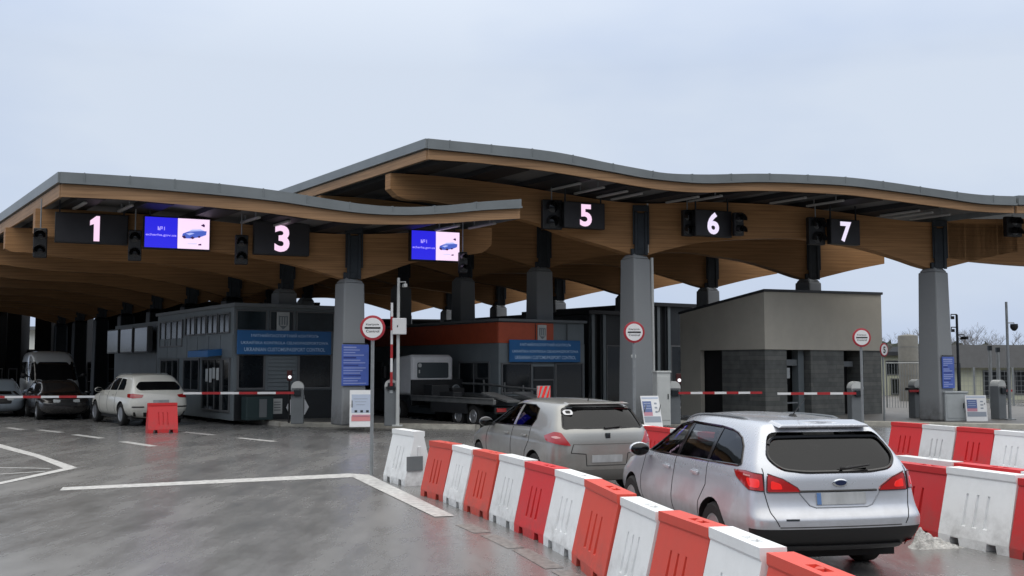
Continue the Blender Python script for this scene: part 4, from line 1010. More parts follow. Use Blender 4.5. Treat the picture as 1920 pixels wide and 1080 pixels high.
    c.seam('bumper_seam', [(-.66, 0, .53), (.66, 0, .53)], (0, 1, 0), black, .005, n=30)
    mb = MB(); h = c.hit((0, -2, .925), (0, 1, 0))[0]
    mb.lathe([(.05, 0), (.05, .012), (.04, .018)], Matrix.Translation(h) @ Matrix.Rotation(pi / 2, 4, 'X') @ Matrix.Diagonal((1.55, .72, 1, 1)), 24); bd = part(mb, 'badge', chrome, c.root, smooth=True)
    mb = MB(); mb.lathe([(.04, .014), (.04, .021), (.03, .023)], Matrix.Translation(h) @ Matrix.Rotation(pi / 2, 4, 'X') @ Matrix.Diagonal((1.5, .66, 1, 1)), 24); sub_of(part(mb, 'badge_field', mat('badge_blue', (.01, .02, .07), .3), c.root), bd)
    c.patch('lettering', [(-.60, 0, .605), (-.47, 0, .605), (-.47, 0, .59), (-.60, 0, .59)], (0, 1, 0), steel_dark, off=.004, thick=.004, r=0)
    # spoiler, wiper, aerial, roof rails
    mb = MB(); mb.box((0, .41, 1.458), (1.0, .26, .03), M=Matrix.Rotation(R(8), 3, 'X'), taper=(.93, 1)); part(mb, 'spoiler', paint_silver, c.root, bevel=.01)
    mb = MB(); mb.box((0, .325, 1.437), (.5, .03, .022)); part(mb, 'high_brake_lamp', black_gloss, c.root)
    h1 = c.hit((.02, -2, 1.06), (0, 1, 0))[0]; h2 = c.hit((.34, -2, 1.085), (0, 1, 0))[0]
    mb = MB(); mb.tube([h1 + Vector((0, -.02, 0)), h1 + Vector((.03, -.05, 0)), h2 + Vector((0, -.03, 0))], [.022, .018, .009], 8); part(mb, 'wiper', black, c.root, smooth=True)
    ht = c.hit((0, .95, 3), (0, 0, -1))[0]
    mb = MB(); mb.box(ht + Vector((0, .01, .012)), (.06, .10, .03), taper=(.5, .6)); mb.tube([ht + Vector((0, 0, .02)), ht + Vector((0, -.28, .20))], [.006, .003], 6); part(mb, 'aerial', black, c.root, smooth=True)
    for sg in (1, -1):
        mb = MB(); path = []
        for k in range(16):
            yy = .95 + k * .115; hh = c.hit((sg * .52, yy, 3), (0, 0, -1))[0]; path.append(hh + Vector((0, 0, .012 if 0 < k < 15 else -.005)))
        mb.tube(path, .013, 6); part(mb, 'roof_rail', grey_paint, c.root, smooth=True)
    # doors
    for pts in ([(1.24, 1.03), (1.22, .80), (1.36, .62), (1.40, .34)], [(2.15, 1.02), (2.17, .75), (2.14, .32)], [(3.22, .98), (3.28, .7), (3.20, .33)]):
        c.seam('door_seam', f(pts, -.95), (1, 0, 0), black, .005, both=True)
    c.seam('door_seam', f([(1.40, .33), (3.2, .32)], -.95), (1, 0, 0), black, .006, both=True)
    for ys, z in ((1.52, .90), (2.38, .885)):
        for sg in (1, -1):
            h = c.hit((-2 * sg, ys, z), (sg, 0, 0))[0]; mb = MB(); mb.box(h + Vector((-sg * .018, 0, 0)), (.025, .2, .03)); mb.box(h + Vector((-sg * .002, .01, -.004)), (.012, .15, .062)); part(mb, 'door_handle', paint_silver, c.root, bevel=.008)
    c.mirror_((1.01, 3.02, 1.03), paint_silver); 
    c.seats([(-.38, 2.2), (.38, 2.2), (-.42, 1.25), (.0, 1.25), (.42, 1.25)], seat_m)
    for x in (-.80, .80):
        for ys in (1.02, 3.67): c.wheel(x, ys, .322, .21, 9)
    mb = MB(); mb.tube([(-.5, .0, .20), (-.5, .35, .21)], .03, 10); part(mb, 'exhaust', galv, c.root, smooth=True)
    mb = MB(); mb.box((0, 2.1, .24), (1.55, 3.5, .12)); part(mb, 'underbody', dark_in, c.root)
    return c
es_ = estate(); es_.root.scale = (.955, .985, .985)

# ---- beige grey hatchback ahead of it
def hatch():
    hw = .90
    st = stations(hw, ([.22, .18, .05, .0, -.01, -.005, .03, .26, .36, .34], .945, (.79, .985), (.66, 1.30), (.55, 1.385), 1.41),
        [([.5, .5, .4, .34, .33, .34, .36, .58, .70, .68], .985, (.825, .985), (.675, 1.32), (.56, 1.415), 1.445),
         (1.25, 1.0, (.845, .975), (.68, 1.34), (.56, 1.44), 1.475), (2.0, 1.0, (.85, .965), (.67, 1.33), (.55, 1.43), 1.47),
         ([2.6, 2.6, 2.6, 2.6, 2.6, 2.6, 2.6, 2.42, 2.30, 2.26], 1.0, (.84, .95), (.62, 1.26), (.5, 1.375), 1.41),
         ([3.1, 3.1, 3.1, 3.1, 3.1, 3.1, 3.12, 3.16, 3.2, 3.25], .985, (.82, .93), (.67, .975), (.5, 1.0), 1.01),
         (3.7, .955, (.78, .84), (.65, .885), (.45, .915), .925)],
        ([3.9, 3.98, 4.14, 4.18, 4.16, 4.13, 4.08, 4.06, 4.07, 4.09], .84, (.66, .71), (.54, .75), (.36, .77), .78))
    side = [(1.02, 1.02), (2.92, .985), (2.72, 1.12), (2.34, 1.295), (1.9, 1.355), (1.25, 1.355), (1.0, 1.30), (.93, 1.15)]
    rear = [(-.60, 1.345), (.60, 1.345), (.69, 1.03), (-.69, 1.03)]
    c = Car('hatchback_car', 'dirty beige grey hatchback with diamond shaped tail lamps, second in the barrier lane', 'car', (1.45, 16.7, 0), .375, st, paint_beige,
            [(.80, .31, .2, hw), (3.42, .31, .2, hw)], inner=dict(k=.92, c=1.7, ks=.94, z0=.42, dz=.055), side_holes=[side], rear_hole=rear, front_hole=[(-.56, 1.29), (.56, 1.29), (.68, 1.06), (-.68, 1.06)], rcab=1.4)
    f = lambda pts, x: [(x, a, b) for a, b in pts]
    c.patch('rear_window', [(x, 0, z) for x, z in rear], (0, 1, -.1), glass_dark, off=-.01, thick=0, r=.06)
    rr_ = rounded(rear, .06); c.seam('window_trim', [(p.x, 0, p.y) for p in rr_ + rr_[:1]], (0, 1, -.1), black_gloss, .016, n=4)
    for pts in ([(.95, 1.15), (1.03, 1.022), (1.72, 1.01), (1.72, 1.353), (1.25, 1.353), (1.0, 1.298)], [(1.79, 1.008), (2.90, .988), (2.7, 1.122), (2.34, 1.293), (1.9, 1.353), (1.79, 1.355)]):
        c.both('side_window', f(pts, -.9), (1, 0, 0), glass_side, off=-.01, thick=0, r=.04)
    c.both('pillar_trim', f([(1.71, 1.01), (1.80, 1.01), (1.80, 1.357), (1.71, 1.357)], -.9), (1, 0, 0), paint_beige, off=-.004, thick=.03, r=0)
    c.seam('window_trim', f(side + side[:1], -.9), (1, 0, 0), black_gloss, .011, both=True)
    c.patch('windscreen', [(-.58, 4, 1.30), (.58, 4, 1.30), (.70, 4, 1.05), (-.70, 4, 1.05)], (0, -1, -.3), glass, off=-.01, thick=0, r=.06)
    c.both('tail_lamp', [(-.90, .36, .905), (-.82, .12, .975), (-.73, .05, .965), (-.60, .0, .80), (-.58, .0, .765), (-.80, .05, .795), (-.89, .28, .83)], (.6, .8, 0), mat('lamp_faded_red', (.42, .022, .026), .15, coat=1), r=.03, off=.012)
    c.both('brake_light', [(-.84, .2, .895), (-.79, .1, .915), (-.72, .04, .885), (-.80, .08, .87)], (.6, .8, 0), lamp_pale, r=.03, off=.016, thick=.006)
    mb = MB(); h = c.hit((.02, -2, .915), (0, 1, 0))[0]
    Mb = Matrix.Translation(h) @ Matrix.Rotation(pi / 2, 4, 'X') @ Matrix.Rotation(pi / 4, 4, 'Z'); mb.lathe([(.062, 0), (.06, .018), (.03, .024)], Mb @ Matrix.Diagonal((.9, .9, 1, 1)), 4); part(mb, 'badge', steel_dark, c.root)
    c.patch('sticker', [(-.60, 0, 1.335), (-.46, 0, 1.335), (-.46, 0, 1.25), (-.60, 0, 1.25)], (0, 1, -.1), white_paint, off=.004, thick=.003, r=.045)
    c.patch('sticker_mark', [(-.565, 0, 1.315), (-.495, 0, 1.315), (-.495, 0, 1.27), (-.565, 0, 1.27)], (0, 1, -.1), black, off=.008, thick=.003, r=.02)
    c.patch('number_plate', [(-.26, 0, .62), (.26, 0, .62), (.26, 0, .51), (-.26, 0, .51)], (0, 1, 0), plate_m, off=.012, thick=.02, r=.01)
    c.seam('tailgate_seam', [(-.56, 0, .79), (-.60, 0, .66), (-.36, 0, .64), (-.34, 0, .46), (.34, 0, .46), (.36, 0, .64), (.60, 0, .66), (.56, 0, .79)], (0, 1, 0), black, .007)
    c.seam('tailgate_seam', [(-.56, 0, .79), (.56, 0, .79)], (0, 1, 0), mat('shade_line_beige', (.12, .12, .115), .5), .006, n=24)  # crease shade drawn as a darker line across the tailgate
    c.patch('bumper_lower', [(-.70, 0, .40), (.70, 0, .40), (.66, 0, .24), (-.66, 0, .24)], (0, 1, .15), mat('bumper_grey', (.16, .16, .15), .6), off=.008, thick=.02, r=.04, cuts=4)
    mb = MB(); mb.box((0, .31, 1.405), (1.08, .16, .02), M=Matrix.Rotation(R(6), 3, 'X'), taper=(.95, 1)); part(mb, 'spoiler', paint_beige, c.root, bevel=.008)
    mb = MB(); h1 = c.hit((-.02, -2, 1.03), (0, 1, 0))[0]; mb.tube([h1 + Vector((0, -.03, 0)), h1 + Vector((.28, -.03, .025))], [.018, .008], 8); part(mb, 'wiper', black, c.root, smooth=True)
    ht = c.hit((0, .62, 3), (0, 0, -1))[0]; mb = MB(); mb.tube([ht, ht + Vector((0, -.1, .16))], [.008, .004], 6); part(mb, 'aerial', black, c.root)
    hs = [c.hit((x, y, 3), (0, 0, -1))[0] + Vector((0, 0, .006)) for x, y in ((-.45, .9), (.45, .9), (.45, 1.75), (-.45, 1.75))]
    c.patch('glass_roof', [(-.46, .85, 1.5), (.46, .85, 1.5), (.44, 2.1, 1.5), (-.44, 2.1, 1.5)], (0, 0, -1), black_gloss, off=.004, thick=.01, r=.06)
    for pts in ([(1.02, 1.0), (1.0, .80), (1.14, .62), (1.2, .34)], [(1.75, .99), (1.77, .72), (1.74, .32)], [(2.92, .96), (2.98, .7), (2.9, .33)], [(1.2, .33), (2.9, .32)]):
        c.seam('door_seam', f(pts, -.95), (1, 0, 0), black, .006, both=True)
    for ys, z in ((1.2, .87), (1.98, .865)):
        for sg in (1, -1):
            h = c.hit((-2 * sg, ys, z), (sg, 0, 0))[0]; mb = MB(); mb.box(h + Vector((-sg * .016, 0, 0)), (.025, .19, .035)); part(mb, 'door_handle', paint_beige, c.root, bevel=.008)
    c.mirror_((.98, 2.72, 1.02), paint_black)
    c.seats([(-.37, 1.85), (.37, 1.85), (-.4, .98), (0, .98), (.4, .98)], seat_m)
    for x in (-.78, .78):
        for ys in (.80, 3.42): c.wheel(x, ys, .305, .2, 8)
    mb = MB(); mb.box((0, 1.95, .24), (1.5, 3.2, .12)); part(mb, 'underbody', dark_in, c.root)
    return c
hatch()

# ---- cream SUV at the left booth lane
def suv(name, label, loc, rz, paint, det=True, cat='car'):
    hw = 1.0
    st = stations(hw, ([.3, .25, .1, .0, .0, .04, .10, .52, .66, .64], .95, (.88, 1.13), (.70, 1.58), (.56, 1.665), 1.69),
        [([.7, .7, .6, .5, .5, .52, .56, .95, 1.1, 1.08], .99, (.915, 1.125), (.74, 1.60), (.60, 1.70), 1.735),
         (1.8, 1.0, (.93, 1.11), (.75, 1.60), (.61, 1.71), 1.75), (2.6, 1.0, (.93, 1.10), (.74, 1.58), (.60, 1.69), 1.735),
         ([3.2] * 7 + [3.0, 2.85, 2.8], 1.0, (.92, 1.08), (.68, 1.50), (.54, 1.61), 1.65),
         ([3.75] * 7 + [3.8, 3.84, 3.9], .985, (.89, 1.05), (.72, 1.10), (.52, 1.13), 1.14),
         (4.5, .96, (.85, .98), (.70, 1.02), (.48, 1.05), 1.06)],
        ([4.7, 4.78, 4.96, 5.0, 4.99, 4.96, 4.92, 4.9, 4.91, 4.93], .84, (.72, .85), (.58, .89), (.4, .91), .92), zb=.26, zs=(.36, .58, .74, .94))
    c = Car(name, label, cat, loc, rz, st, paint, [(1.08, .38, .25, hw), (4.08, .38, .25, hw)])
    f = lambda pts, x: [(x, a, b) for a, b in pts]
    c.patch('rear_window', [(-.60, 0, 1.53), (.60, 0, 1.53), (.74, 0, 1.34), (.66, 0, 1.20), (-.66, 0, 1.20), (-.74, 0, 1.34)], (0, 1, -.2), black_gloss, off=.006, r=.07)
    for pts in ([(.98, 1.18), (1.65, 1.17), (1.65, 1.56), (1.2, 1.53), (1.02, 1.36)], [(1.72, 1.17), (2.5, 1.16), (2.5, 1.57), (1.72, 1.57)], [(2.58, 1.16), (3.5, 1.13), (3.3, 1.28), (2.9, 1.48), (2.58, 1.56)]):
        c.both('side_window', f(pts, -1), (1, 0, 0), win_dark, off=.005, r=.05)
    c.patch('windscreen', [(-.62, 5, 1.52), (.62, 5, 1.52), (.76, 5, 1.17), (-.76, 5, 1.17)], (0, -1, -.3), black_gloss, off=.006, r=.06)
    c.both('tail_lamp', [(-.99, .4, 1.06), (-.88, .1, 1.07), (-.56, .02, 1.03), (-.60, .02, .94), (-.88, .1, .92), (-.98, .38, .95)], (.5, .85, 0), lamp_red, r=.03, off=.012)
    c.both('rear_reflector', [(-.9, 0, .66), (-.55, 0, .66), (-.55, 0, .62), (-.9, 0, .62)], (0, 1, 0), black, r=.01, off=.01)
    c.patch('number_plate', [(-.26, 0, .86), (.26, 0, .86), (.26, 0, .75), (-.26, 0, .75)], (0, 1, 0), plate_m, off=.012, r=.01)
    c.patch('bumper_lower', [(-.86, 0, .46), (.86, 0, .46), (.8, 0, .30), (-.8, 0, .30)], (0, 1, .15), black, off=.008, r=.04, cuts=4)
    for pts in ([(1.68, 1.12), (1.70, .85), (1.72, .42)], [(2.54, 1.12), (2.56, .85), (2.55, .42)], [(3.5, 1.08), (3.52, .8), (3.45, .42)]): c.seam('door_seam', f(pts, -1), (1, 0, 0), black, .007, both=True)
    for ys in (1.95, 2.8):
        for sg in (1, -1):
            h = c.hit((-2 * sg, ys, 1.02), (sg, 0, 0))[0]; mb = MB(); mb.box(h + Vector((-sg * .016, 0, 0)), (.025, .2, .04)); part(mb, 'door_handle', paint, c.root, bevel=.008)
    c.mirror_((1.08, 3.3, 1.16), paint)
    for sg in (1, -1):
        mb = MB(); mb.tube([c.hit((sg * .6, 1.2 + k * .18, 3), (0, 0, -1))[0] + Vector((0, 0, .03)) for k in range(9)], .016, 6); part(mb, 'roof_rail', galv, c.root)
    for x in (-.86, .86):
        for ys in (1.08, 4.08): c.wheel(x, ys, .375, .25, 7)
    mb = MB(); mb.box((0, 2.4, .3), (1.7, 4.2, .14)); part(mb, 'underbody', dark_in, c.root)
    return c
suv('suv_car', 'cream white sport utility car waiting at the left lane beside the red block', (-11.6, 35.4, 0), .64, paint_cream)

# ---- dark lane vehicles, facing the camera
def van(loc, rz):
    hw = .98
    st = stations(hw, ([.1, .05, .02, .0, .0, .0, .0, .03, .08, .08], .97, (.96, 1.35), (.88, 2.35), (.72, 2.55), 2.6),
        [(.5, 1.0, (.98, 1.35), (.90, 2.38), (.74, 2.58), 2.64), (2.5, 1.0, (.98, 1.35), (.90, 2.38), (.74, 2.58), 2.64),
         ([4.2] * 7 + [4.1, 3.95, 3.9], 1.0, (.97, 1.33), (.86, 2.25), (.70, 2.52), 2.57),
         ([5.0] * 7 + [5.02, 5.05, 5.1], .985, (.93, 1.25), (.82, 1.32), (.6, 1.36), 1.37)],
        ([5.45, 5.5, 5.72, 5.78, 5.76, 5.72, 5.64, 5.58, 5.56, 5.56], .88, (.80, 1.02), (.7, 1.08), (.5, 1.12), 1.13), zb=.25, zs=(.36, .6, .78, .98))
    c = Car('van', 'grey minibus with a wide dark windscreen facing the camera at far left', 'van', loc, rz, st, paint_van, [(1.0, .34, .24, hw), (4.7, .34, .24, hw)])
    c.patch('windscreen', [(-.80, 6, 2.22), (.80, 6, 2.22), (.88, 6, 1.45), (.5, 6, 1.38), (-.5, 6, 1.38), (-.88, 6, 1.45)], (0, -1, -.05), black_gloss, off=.008, r=.1, cuts=4)
    for a, b in ((.3, 1.5), (1.6, 2.9)):
        c.both('side_window', [(-1, a, 1.45), (-1, b, 1.45), (-1, b, 2.15), (-1, a, 2.15)], (1, 0, 0), win_dark, off=.006, r=.08)
    c.both('side_window', [(-1, 3.1, 1.42), (-1, 4.75, 1.36), (-1, 4.4, 1.9), (-1, 4.2, 2.15), (-1, 3.1, 2.15)], (1, 0, 0), win_dark, off=.006, r=.08)
    c.patch('grille', [(-.5, 6, .98), (.5, 6, .98), (.44, 6, .72), (-.44, 6, .72)], (0, -1, 0), black, off=.01, r=.05)
    c.both('headlight', [(-.86, 6, 1.02), (-.55, 6, .96), (-.56, 6, .78), (-.84, 6, .82)], (.15, -1, 0), light_grey, off=.012, r=.05)
    c.patch('bumper', [(-.9, 6, .58), (.9, 6, .58), (.85, 6, .34), (-.85, 6, .34)], (0, -1, .1), black, off=.014, r=.05, cuts=4)
    c.patch('number_plate', [(-.26, 6, .55), (.26, 6, .55), (.26, 6, .44), (-.26, 6, .44)], (0, -1, .1), plate_m, off=.03, r=.01)
    c.mirror_((1.12, 4.75, 1.6), black)
    for x in (-.85, .85):
        for ys in (1.0, 4.7): c.wheel(x, ys, .34, .22, 6)
    mb = MB(); mb.box((0, 2.8, .3), (1.7, 4.9, .14)); part(mb, 'underbody', dark_in, c.root)
def facing(px, Y, rz, L):                 # root for a car whose nose is at this spot, heading given by rz
    p = AT(px, 760, Y); return (p.x + sin(rz) * L, p.y - cos(rz) * L, 0)
van(facing(105, 42.5, pi + .50, 5.78), pi + .50)
def dark_car(name, label, loc, rz, paint):
    c = suv(name, label, loc, rz, paint)
    c.root.scale = (.93, .93, .84)
    c.patch('grille', [(-.45, 6, .86), (.45, 6, .86), (.4, 6, .62), (-.4, 6, .62)], (0, -1, 0), black, off=.01, r=.05)
    c.both('headlight', [(-.76, 6, .90), (-.48, 6, .88), (-.5, 6, .76), (-.74, 6, .76)], (.25, -1, 0), light_grey, off=.012, r=.04)
dark_car('parked_car', 'black car facing the camera behind the lowered boom, beside the grey minibus', facing(128, 39, pi + .55, 5.0), pi + .55, paint_black)
dark_car('parked_car', 'pale blue grey car cut off by the left frame edge', facing(2, 41, pi + .5, 5.0), pi + .5, paint_pale)

# ---- tow truck with an empty low flatbed
def tow_truck():
    rp = AT(980, 760, 33.6); t = thing('tow_truck', 'tow truck with a white cab and a black empty flatbed, seen from behind', 'truck', (rp.x, rp.y, 0), .60)
    deck, dk = mat('deck_black', (.014, .015, .017), .5, var=.3), steel_dark
    rail = mat('deck_rail', (.15, .155, .155), .45, metal=.3, var=.25)
    # cab, set far forward
    b = MB(); y0, y1 = 5.6, 7.3
    prof_ = [(y0, .95), (y1 + .1, .95), (y1 + .1, 1.45), (y1 - .3, 2.28), (y0 + .2, 2.38), (y0, 2.3)]
    b.ext([(-.86, y, z) for y, z in prof_], (1.72, 0, 0)); cabo = part(b, 'cab', white_paint, t, bevel=.12, segs=3)
    b = MB(); b.ext([(p.x, y0 - .004, p.y) for p in rounded([(-.64, 2.10), (.64, 2.10), (.64, 1.55), (-.64, 1.55)], .07)], (0, -.012, 0)); sub_of(part(b, 'rear_window', mat('cab_window', (.075, .09, .10), .15), t), cabo)
    b = MB(); b.ext([(p.x, y0 - .018, p.y) for p in rounded([(-.61, 2.07), (-.47, 2.07), (-.47, 1.93), (-.61, 1.93)], .06)], (0, -.004, 0)); b.box((-.56, y0 - .02, 1.78), (.05, .004, .12)); sub_of(part(b, 'sticker', off_white, t), cabo)
    for sg in (-1, 1):
        b = MB(); b.box((sg * 1.14, 7.15, 1.75), (.1, .16, .42)); b.tube([(sg * .98, 7.2, 1.95), (sg * 1.14, 7.15, 1.95)], .02); part(b, 'wing_mirror', black, t, bevel=.03)
    # headboard and rack with three rolled wheels
    b = MB(); b.box((0, 5.3, 1.05), (2.1, .1, .9)); part(b, 'headboard', deck, t, bevel=.02)
    for i, x in enumerate((-.2, .25, .68)):
        b = MB(); M = Matrix.Translation((x, 5.16, 1.14)) @ Matrix.Rotation(pi / 2, 4, 'X'); b.lathe([(.08, 0), (.17, .01), (.18, .04), (.14, .06), (.10, .03)], M, 20); part(b, 'rack_wheel', grey_paint, t, smooth=True)
    # bed: two rails, cross members, side skirts
    for sg in (-1, 1):
        b = MB(); b.box((sg * 1.05, 2.6, .86), (.12, 5.2, .16)); b.box((sg * 1.12, 2.6, .96), (.05, 5.3, .05)); part(b, 'bed_rail', rail, t, bevel=.02)
        b = MB(); b.box((sg * .6, 2.6, .87), (.62, 5.0, .05)); part(b, 'track', deck, t, bevel=.01)
        b = MB(); b.box((sg * 1.08, 2.7, .62), (.05, 2.3, .32)); part(b, 'side_skirt', deck, t)
    for k in range(9):
        b = MB(); b.box((0, .3 + k * .58, .78), (2.0, .08, .1)); part(b, 'cross_member', dk, t)
    b = MB(); b.box((0, 2.9, .62), (.8, 6.0, .22)); part(b, 'chassis', dk, t)
    # raised upper frame on the right side and its marker board
    b = MB()
    b.tube([(1.0, 5.2, 1.36), (1.0, 3.6, 1.34), (1.0, 2.2, 1.27), (1.05, .25, 1.2)], .04, 8)
    for k, y in enumerate((.4, 1.4, 2.5, 3.8)): b.tube([(1.02, y, .9), (1.0, y, 1.26 + k * .08)], .03, 6)
    part(b, 'upper_frame', rail, t, smooth=True)
    b = MB(); b.box((.85, .05, 1.12), (.52, .03, .46)); mbd = part(b, 'marker_board', off_white, t)
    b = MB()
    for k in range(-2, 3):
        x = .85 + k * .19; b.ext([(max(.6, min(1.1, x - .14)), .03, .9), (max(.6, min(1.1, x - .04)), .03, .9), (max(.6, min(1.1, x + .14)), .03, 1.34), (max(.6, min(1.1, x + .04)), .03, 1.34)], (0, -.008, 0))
    sub_of(part(b, 'stripe', lamp_bright, t), mbd)  # stripes borrow the glowing lamp colour, though the board has no lamp
    for x, y, sx, sy, sz in ((-.55, 4.4, .7, .6, .42), (.35, 4.6, .5, .4, .3), (-.7, 3.2, .35, .9, .2)):   # winch and lashing boxes
        b = MB(); b.box((x, y, .92 + sz / 2), (sx, sy, sz)); part(b, 'tool_box', deck, t, bevel=.03)
    for sg in (-1, 1):
        b = MB(); b.box((sg * .6, .35, 1.0), (.5, 1.5, .06), M=Matrix.Rotation(R(9), 3, 'X')); part(b, 'ramp', rail, t, bevel=.01)
    # rear beam, lamps, plate, mudguards
    b = MB(); b.box((0, .0, .60), (2.1, .12, .2)); part(b, 'rear_beam', deck, t, bevel=.02)
    for sg in (-1, 1):
        b = MB(); b.box((sg * .85, -.08, .62), (.34, .05, .12)); part(b, 'tail_lamp', lamp_red, t, bevel=.01)
    b = MB(); b.box((.3, -.08, .62), (.36, .02, .16)); part(b, 'number_plate', mat('plate_pinkish', (.42, .30, .31), .5), t)
    for sg in (-1, 1):
        for y in (1.35, 2.25, 6.4):
            M = Matrix.Translation((sg * .88, y, .38)) @ Matrix.Rotation(pi / 2 * sg, 4, 'Y'); b = MB()
            b.lathe([(.2, -.12), (.36, -.12), (.38, -.08), (.38, .08), (.36, .12), (.23, .115), (.21, .05)], M, 28); wl = part(b, 'wheel', rubber, t, smooth=True)
            b = MB(); b.lathe([(.22, .10), (.2, .115), (.16, .06), (.08, .06), (.07, .12), (.03, .125)], M, 20); sub_of(part(b, 'rim', alloy, t, smooth=True), wl)
        b = MB(); b.box((sg * .88, 1.8, .80), (.3, 1.9, .04)); part(b, 'mudguard', black, t)
    return t
tow_truck()

# ================================================================== BARRIERS
BL, BH = 1.0, .83
def barrier_mesh(mb):
    # hollow plastic barrier: trapezoid section, lipped top, forklift notches and long flutes on both faces
    def sect(z):
        if z < .10: return .225
        if z < .74: return .225 - (z - .10) / .64 * .145
        return .08
    zs = [0, .06, .10, .17, .20, .52, .56, .70, .74, .76, BH]
    xs = [-.5, -.47, -.30, -.20, -.17, -.08, -.05, .05, .08, .17, .20, .30, .47, .5]
    flut = lambda x: any(a - .001 <= x <= b + .001 for a, b in ((-.20, -.08), (-.05, .05), (.08, .20)))
    def y_at(i, j):
        x, z = xs[i], zs[j]; y = sect(z)
        if j in (9, 10): y = .092
        return y
    verts = {}; vs = []; fs = []
    def V(x, y, z): vs.append((x * BL / 1.0 * .992, y, z)); return len(vs) - 1
    for sg in (-1, 1):
        idx = [[V(xs[i] * (1 - .02 * zs[j] / BH), sg * y_at(i, j), zs[j]) for j in range(len(zs))] for i in range(len(xs))]
        verts[sg] = idx
        for i in range(len(xs) - 1):
            for j in range(len(zs) - 1):
                notch = j < 2 and xs[i] in (-.30, .20) 
                f = (idx[i][j], idx[i + 1][j], idx[i + 1][j + 1], idx[i][j + 1])
                fs.append(f if sg < 0 else f[::-1])
    a, b = verts[-1], verts[1]; n = len(xs) - 1; mz = len(zs) - 1
    for i in range(n): fs.append((a[i][mz], a[i + 1][mz], b[i + 1][mz], b[i][mz])); fs.append((a[i][0], b[i][0], b[i + 1][0], a[i + 1][0]))
    for j in range(mz): fs.append((a[0][j], a[0][j + 1], b[0][j + 1], b[0][j])); fs.append((a[n][j], b[n][j], b[n][j + 1], a[n][j + 1]))
    mb.add(vs, fs)
def barrier_proto(name, label, group, m, mdark, full=0):
    mb = MB(); barrier_mesh(mb)
    me = bpy.data.meshes.new('b'); me.from_pydata([tuple(v) for v in mb.v], [], mb.f); me.materials.append(None); me.materials.append(None)
    bm = bmesh.new(); bm.from_mesh(me); bmesh.ops.recalc_face_normals(bm, faces=bm.faces); bm.to_mesh(me); bm.free()
    # notches under the foot and the flutes pressed into both faces
    c = MB()
    for x in (-.26, .26): c.ext([(x - .085, -.4, -.05), (x + .085, -.4, -.05), (x + .06, -.4, .085), (x - .06, -.4, .085)], (0, .8, 0))
    for sg in (-1, 1):
        for x in (-.15, 0, .15):
            h0, h1 = (.20, .60)
            P = [(x - .042, sg * .26, h0), (x + .042, sg * .26, h0), (x + .026, sg * .17, h1), (x - .026, sg * .17, h1)]
            Q = [(x - .026, sg * .168, h0 + .03), (x + .026, sg * .168, h0 + .03), (x + .012, sg * .098, h1 - .04), (x - .012, sg * .098, h1 - .04)]
            c.add(P + Q, [(0, 1, 2, 3), (7, 6, 5, 4), (0, 4, 5, 1), (1, 5, 6, 2), (2, 6, 7, 3), (3, 7, 4, 0)])
    # filler hollow in the top
    c.box((.12, 0, BH), (.26, .07, .05))
    me2 = evaluated(me, 0, [cutter(c, 0)])
    t = thing(name, label, 'barrier', (0, 0, 0), 0, group)
    me2.materials.clear(); me2.materials.append(m); me2.name = 'shell'
    ob = bpy.data.objects.new('shell', me2); col.objects.link(ob); ob.parent = t
    bv = ob.modifiers.new('bevel', 'BEVEL'); bv.width = .014; bv.segments = 2; bv.limit_method = 'ANGLE'; bv.angle_limit = R(35)
    for p in me2.polygons: p.use_smooth = False
    k = MB()
    for sg in (-1, 1): k = MB(); k.box((sg * .502, 0, .52), (.02, .05, .16)); part(k, 'coupling', mdark, t, bevel=.008)
    k = MB(); k.lathe([(.03, 0), (.03, .022), (.02, .03)], Matrix.Translation((.12, 0, BH - .024)), 14); part(k, 'filler_cap', mdark, t, smooth=True)
    return t
GRP = {'n': 'plastic barriers in the front row', 'm': 'plastic barriers in the rear pair row', 'f': 'plastic barriers right of the estate car', 'r': 'plastic barriers in the far right row'}
pr = barrier_proto('plastic_barrier', 'x', GRP['n'], barrier_red, barrier_red)
pw = barrier_proto('plastic_barrier', 'x', GRP['n'], barrier_white, barrier_white)
pd = barrier_proto('plastic_barrier', 'x', GRP['n'], barrier_deep, barrier_deep)
P0 = {'r': pr, 'w': pw, 'd': pd}; used = {}
CN = {'r': 'orange red', 'w': 'white', 'd': 'deep red'}
ORD = ['first', 'second', 'third', 'fourth', 'fifth', 'sixth', 'seventh', 'eighth', 'ninth', 'tenth', 'eleventh', 'twelfth', 'thirteenth', 'fourteenth']
def put(kind, a, b, label, grp, sy=1.0):
    # a, b: ends of the camera-side foot; the body stands behind that line
    a, b = Vector((a.x, a.y, 0)), Vector((b.x, b.y, 0)); t = (b - a); ln = t.length; rz = atan2(t.y, t.x); c = (a + b) / 2 + Vector((-sin(rz), cos(rz), 0)) * .235 * (1 if sy > 0 else -1)
    rz += random.uniform(-.03, .03); c.x += random.uniform(-.012, .012)
    if kind not in used: o = P0[kind]; used[kind] = 1; o.location = c; o.rotation_euler = (0, 0, rz)
    else: o = dup(P0[kind], c, rz)
    o.scale = ((ln - .012) / BL, 1, random.uniform(.98, 1.02)); o['label'] = label
    if grp: o['group'] = grp
    elif 'group' in o: del o['group']
    return o
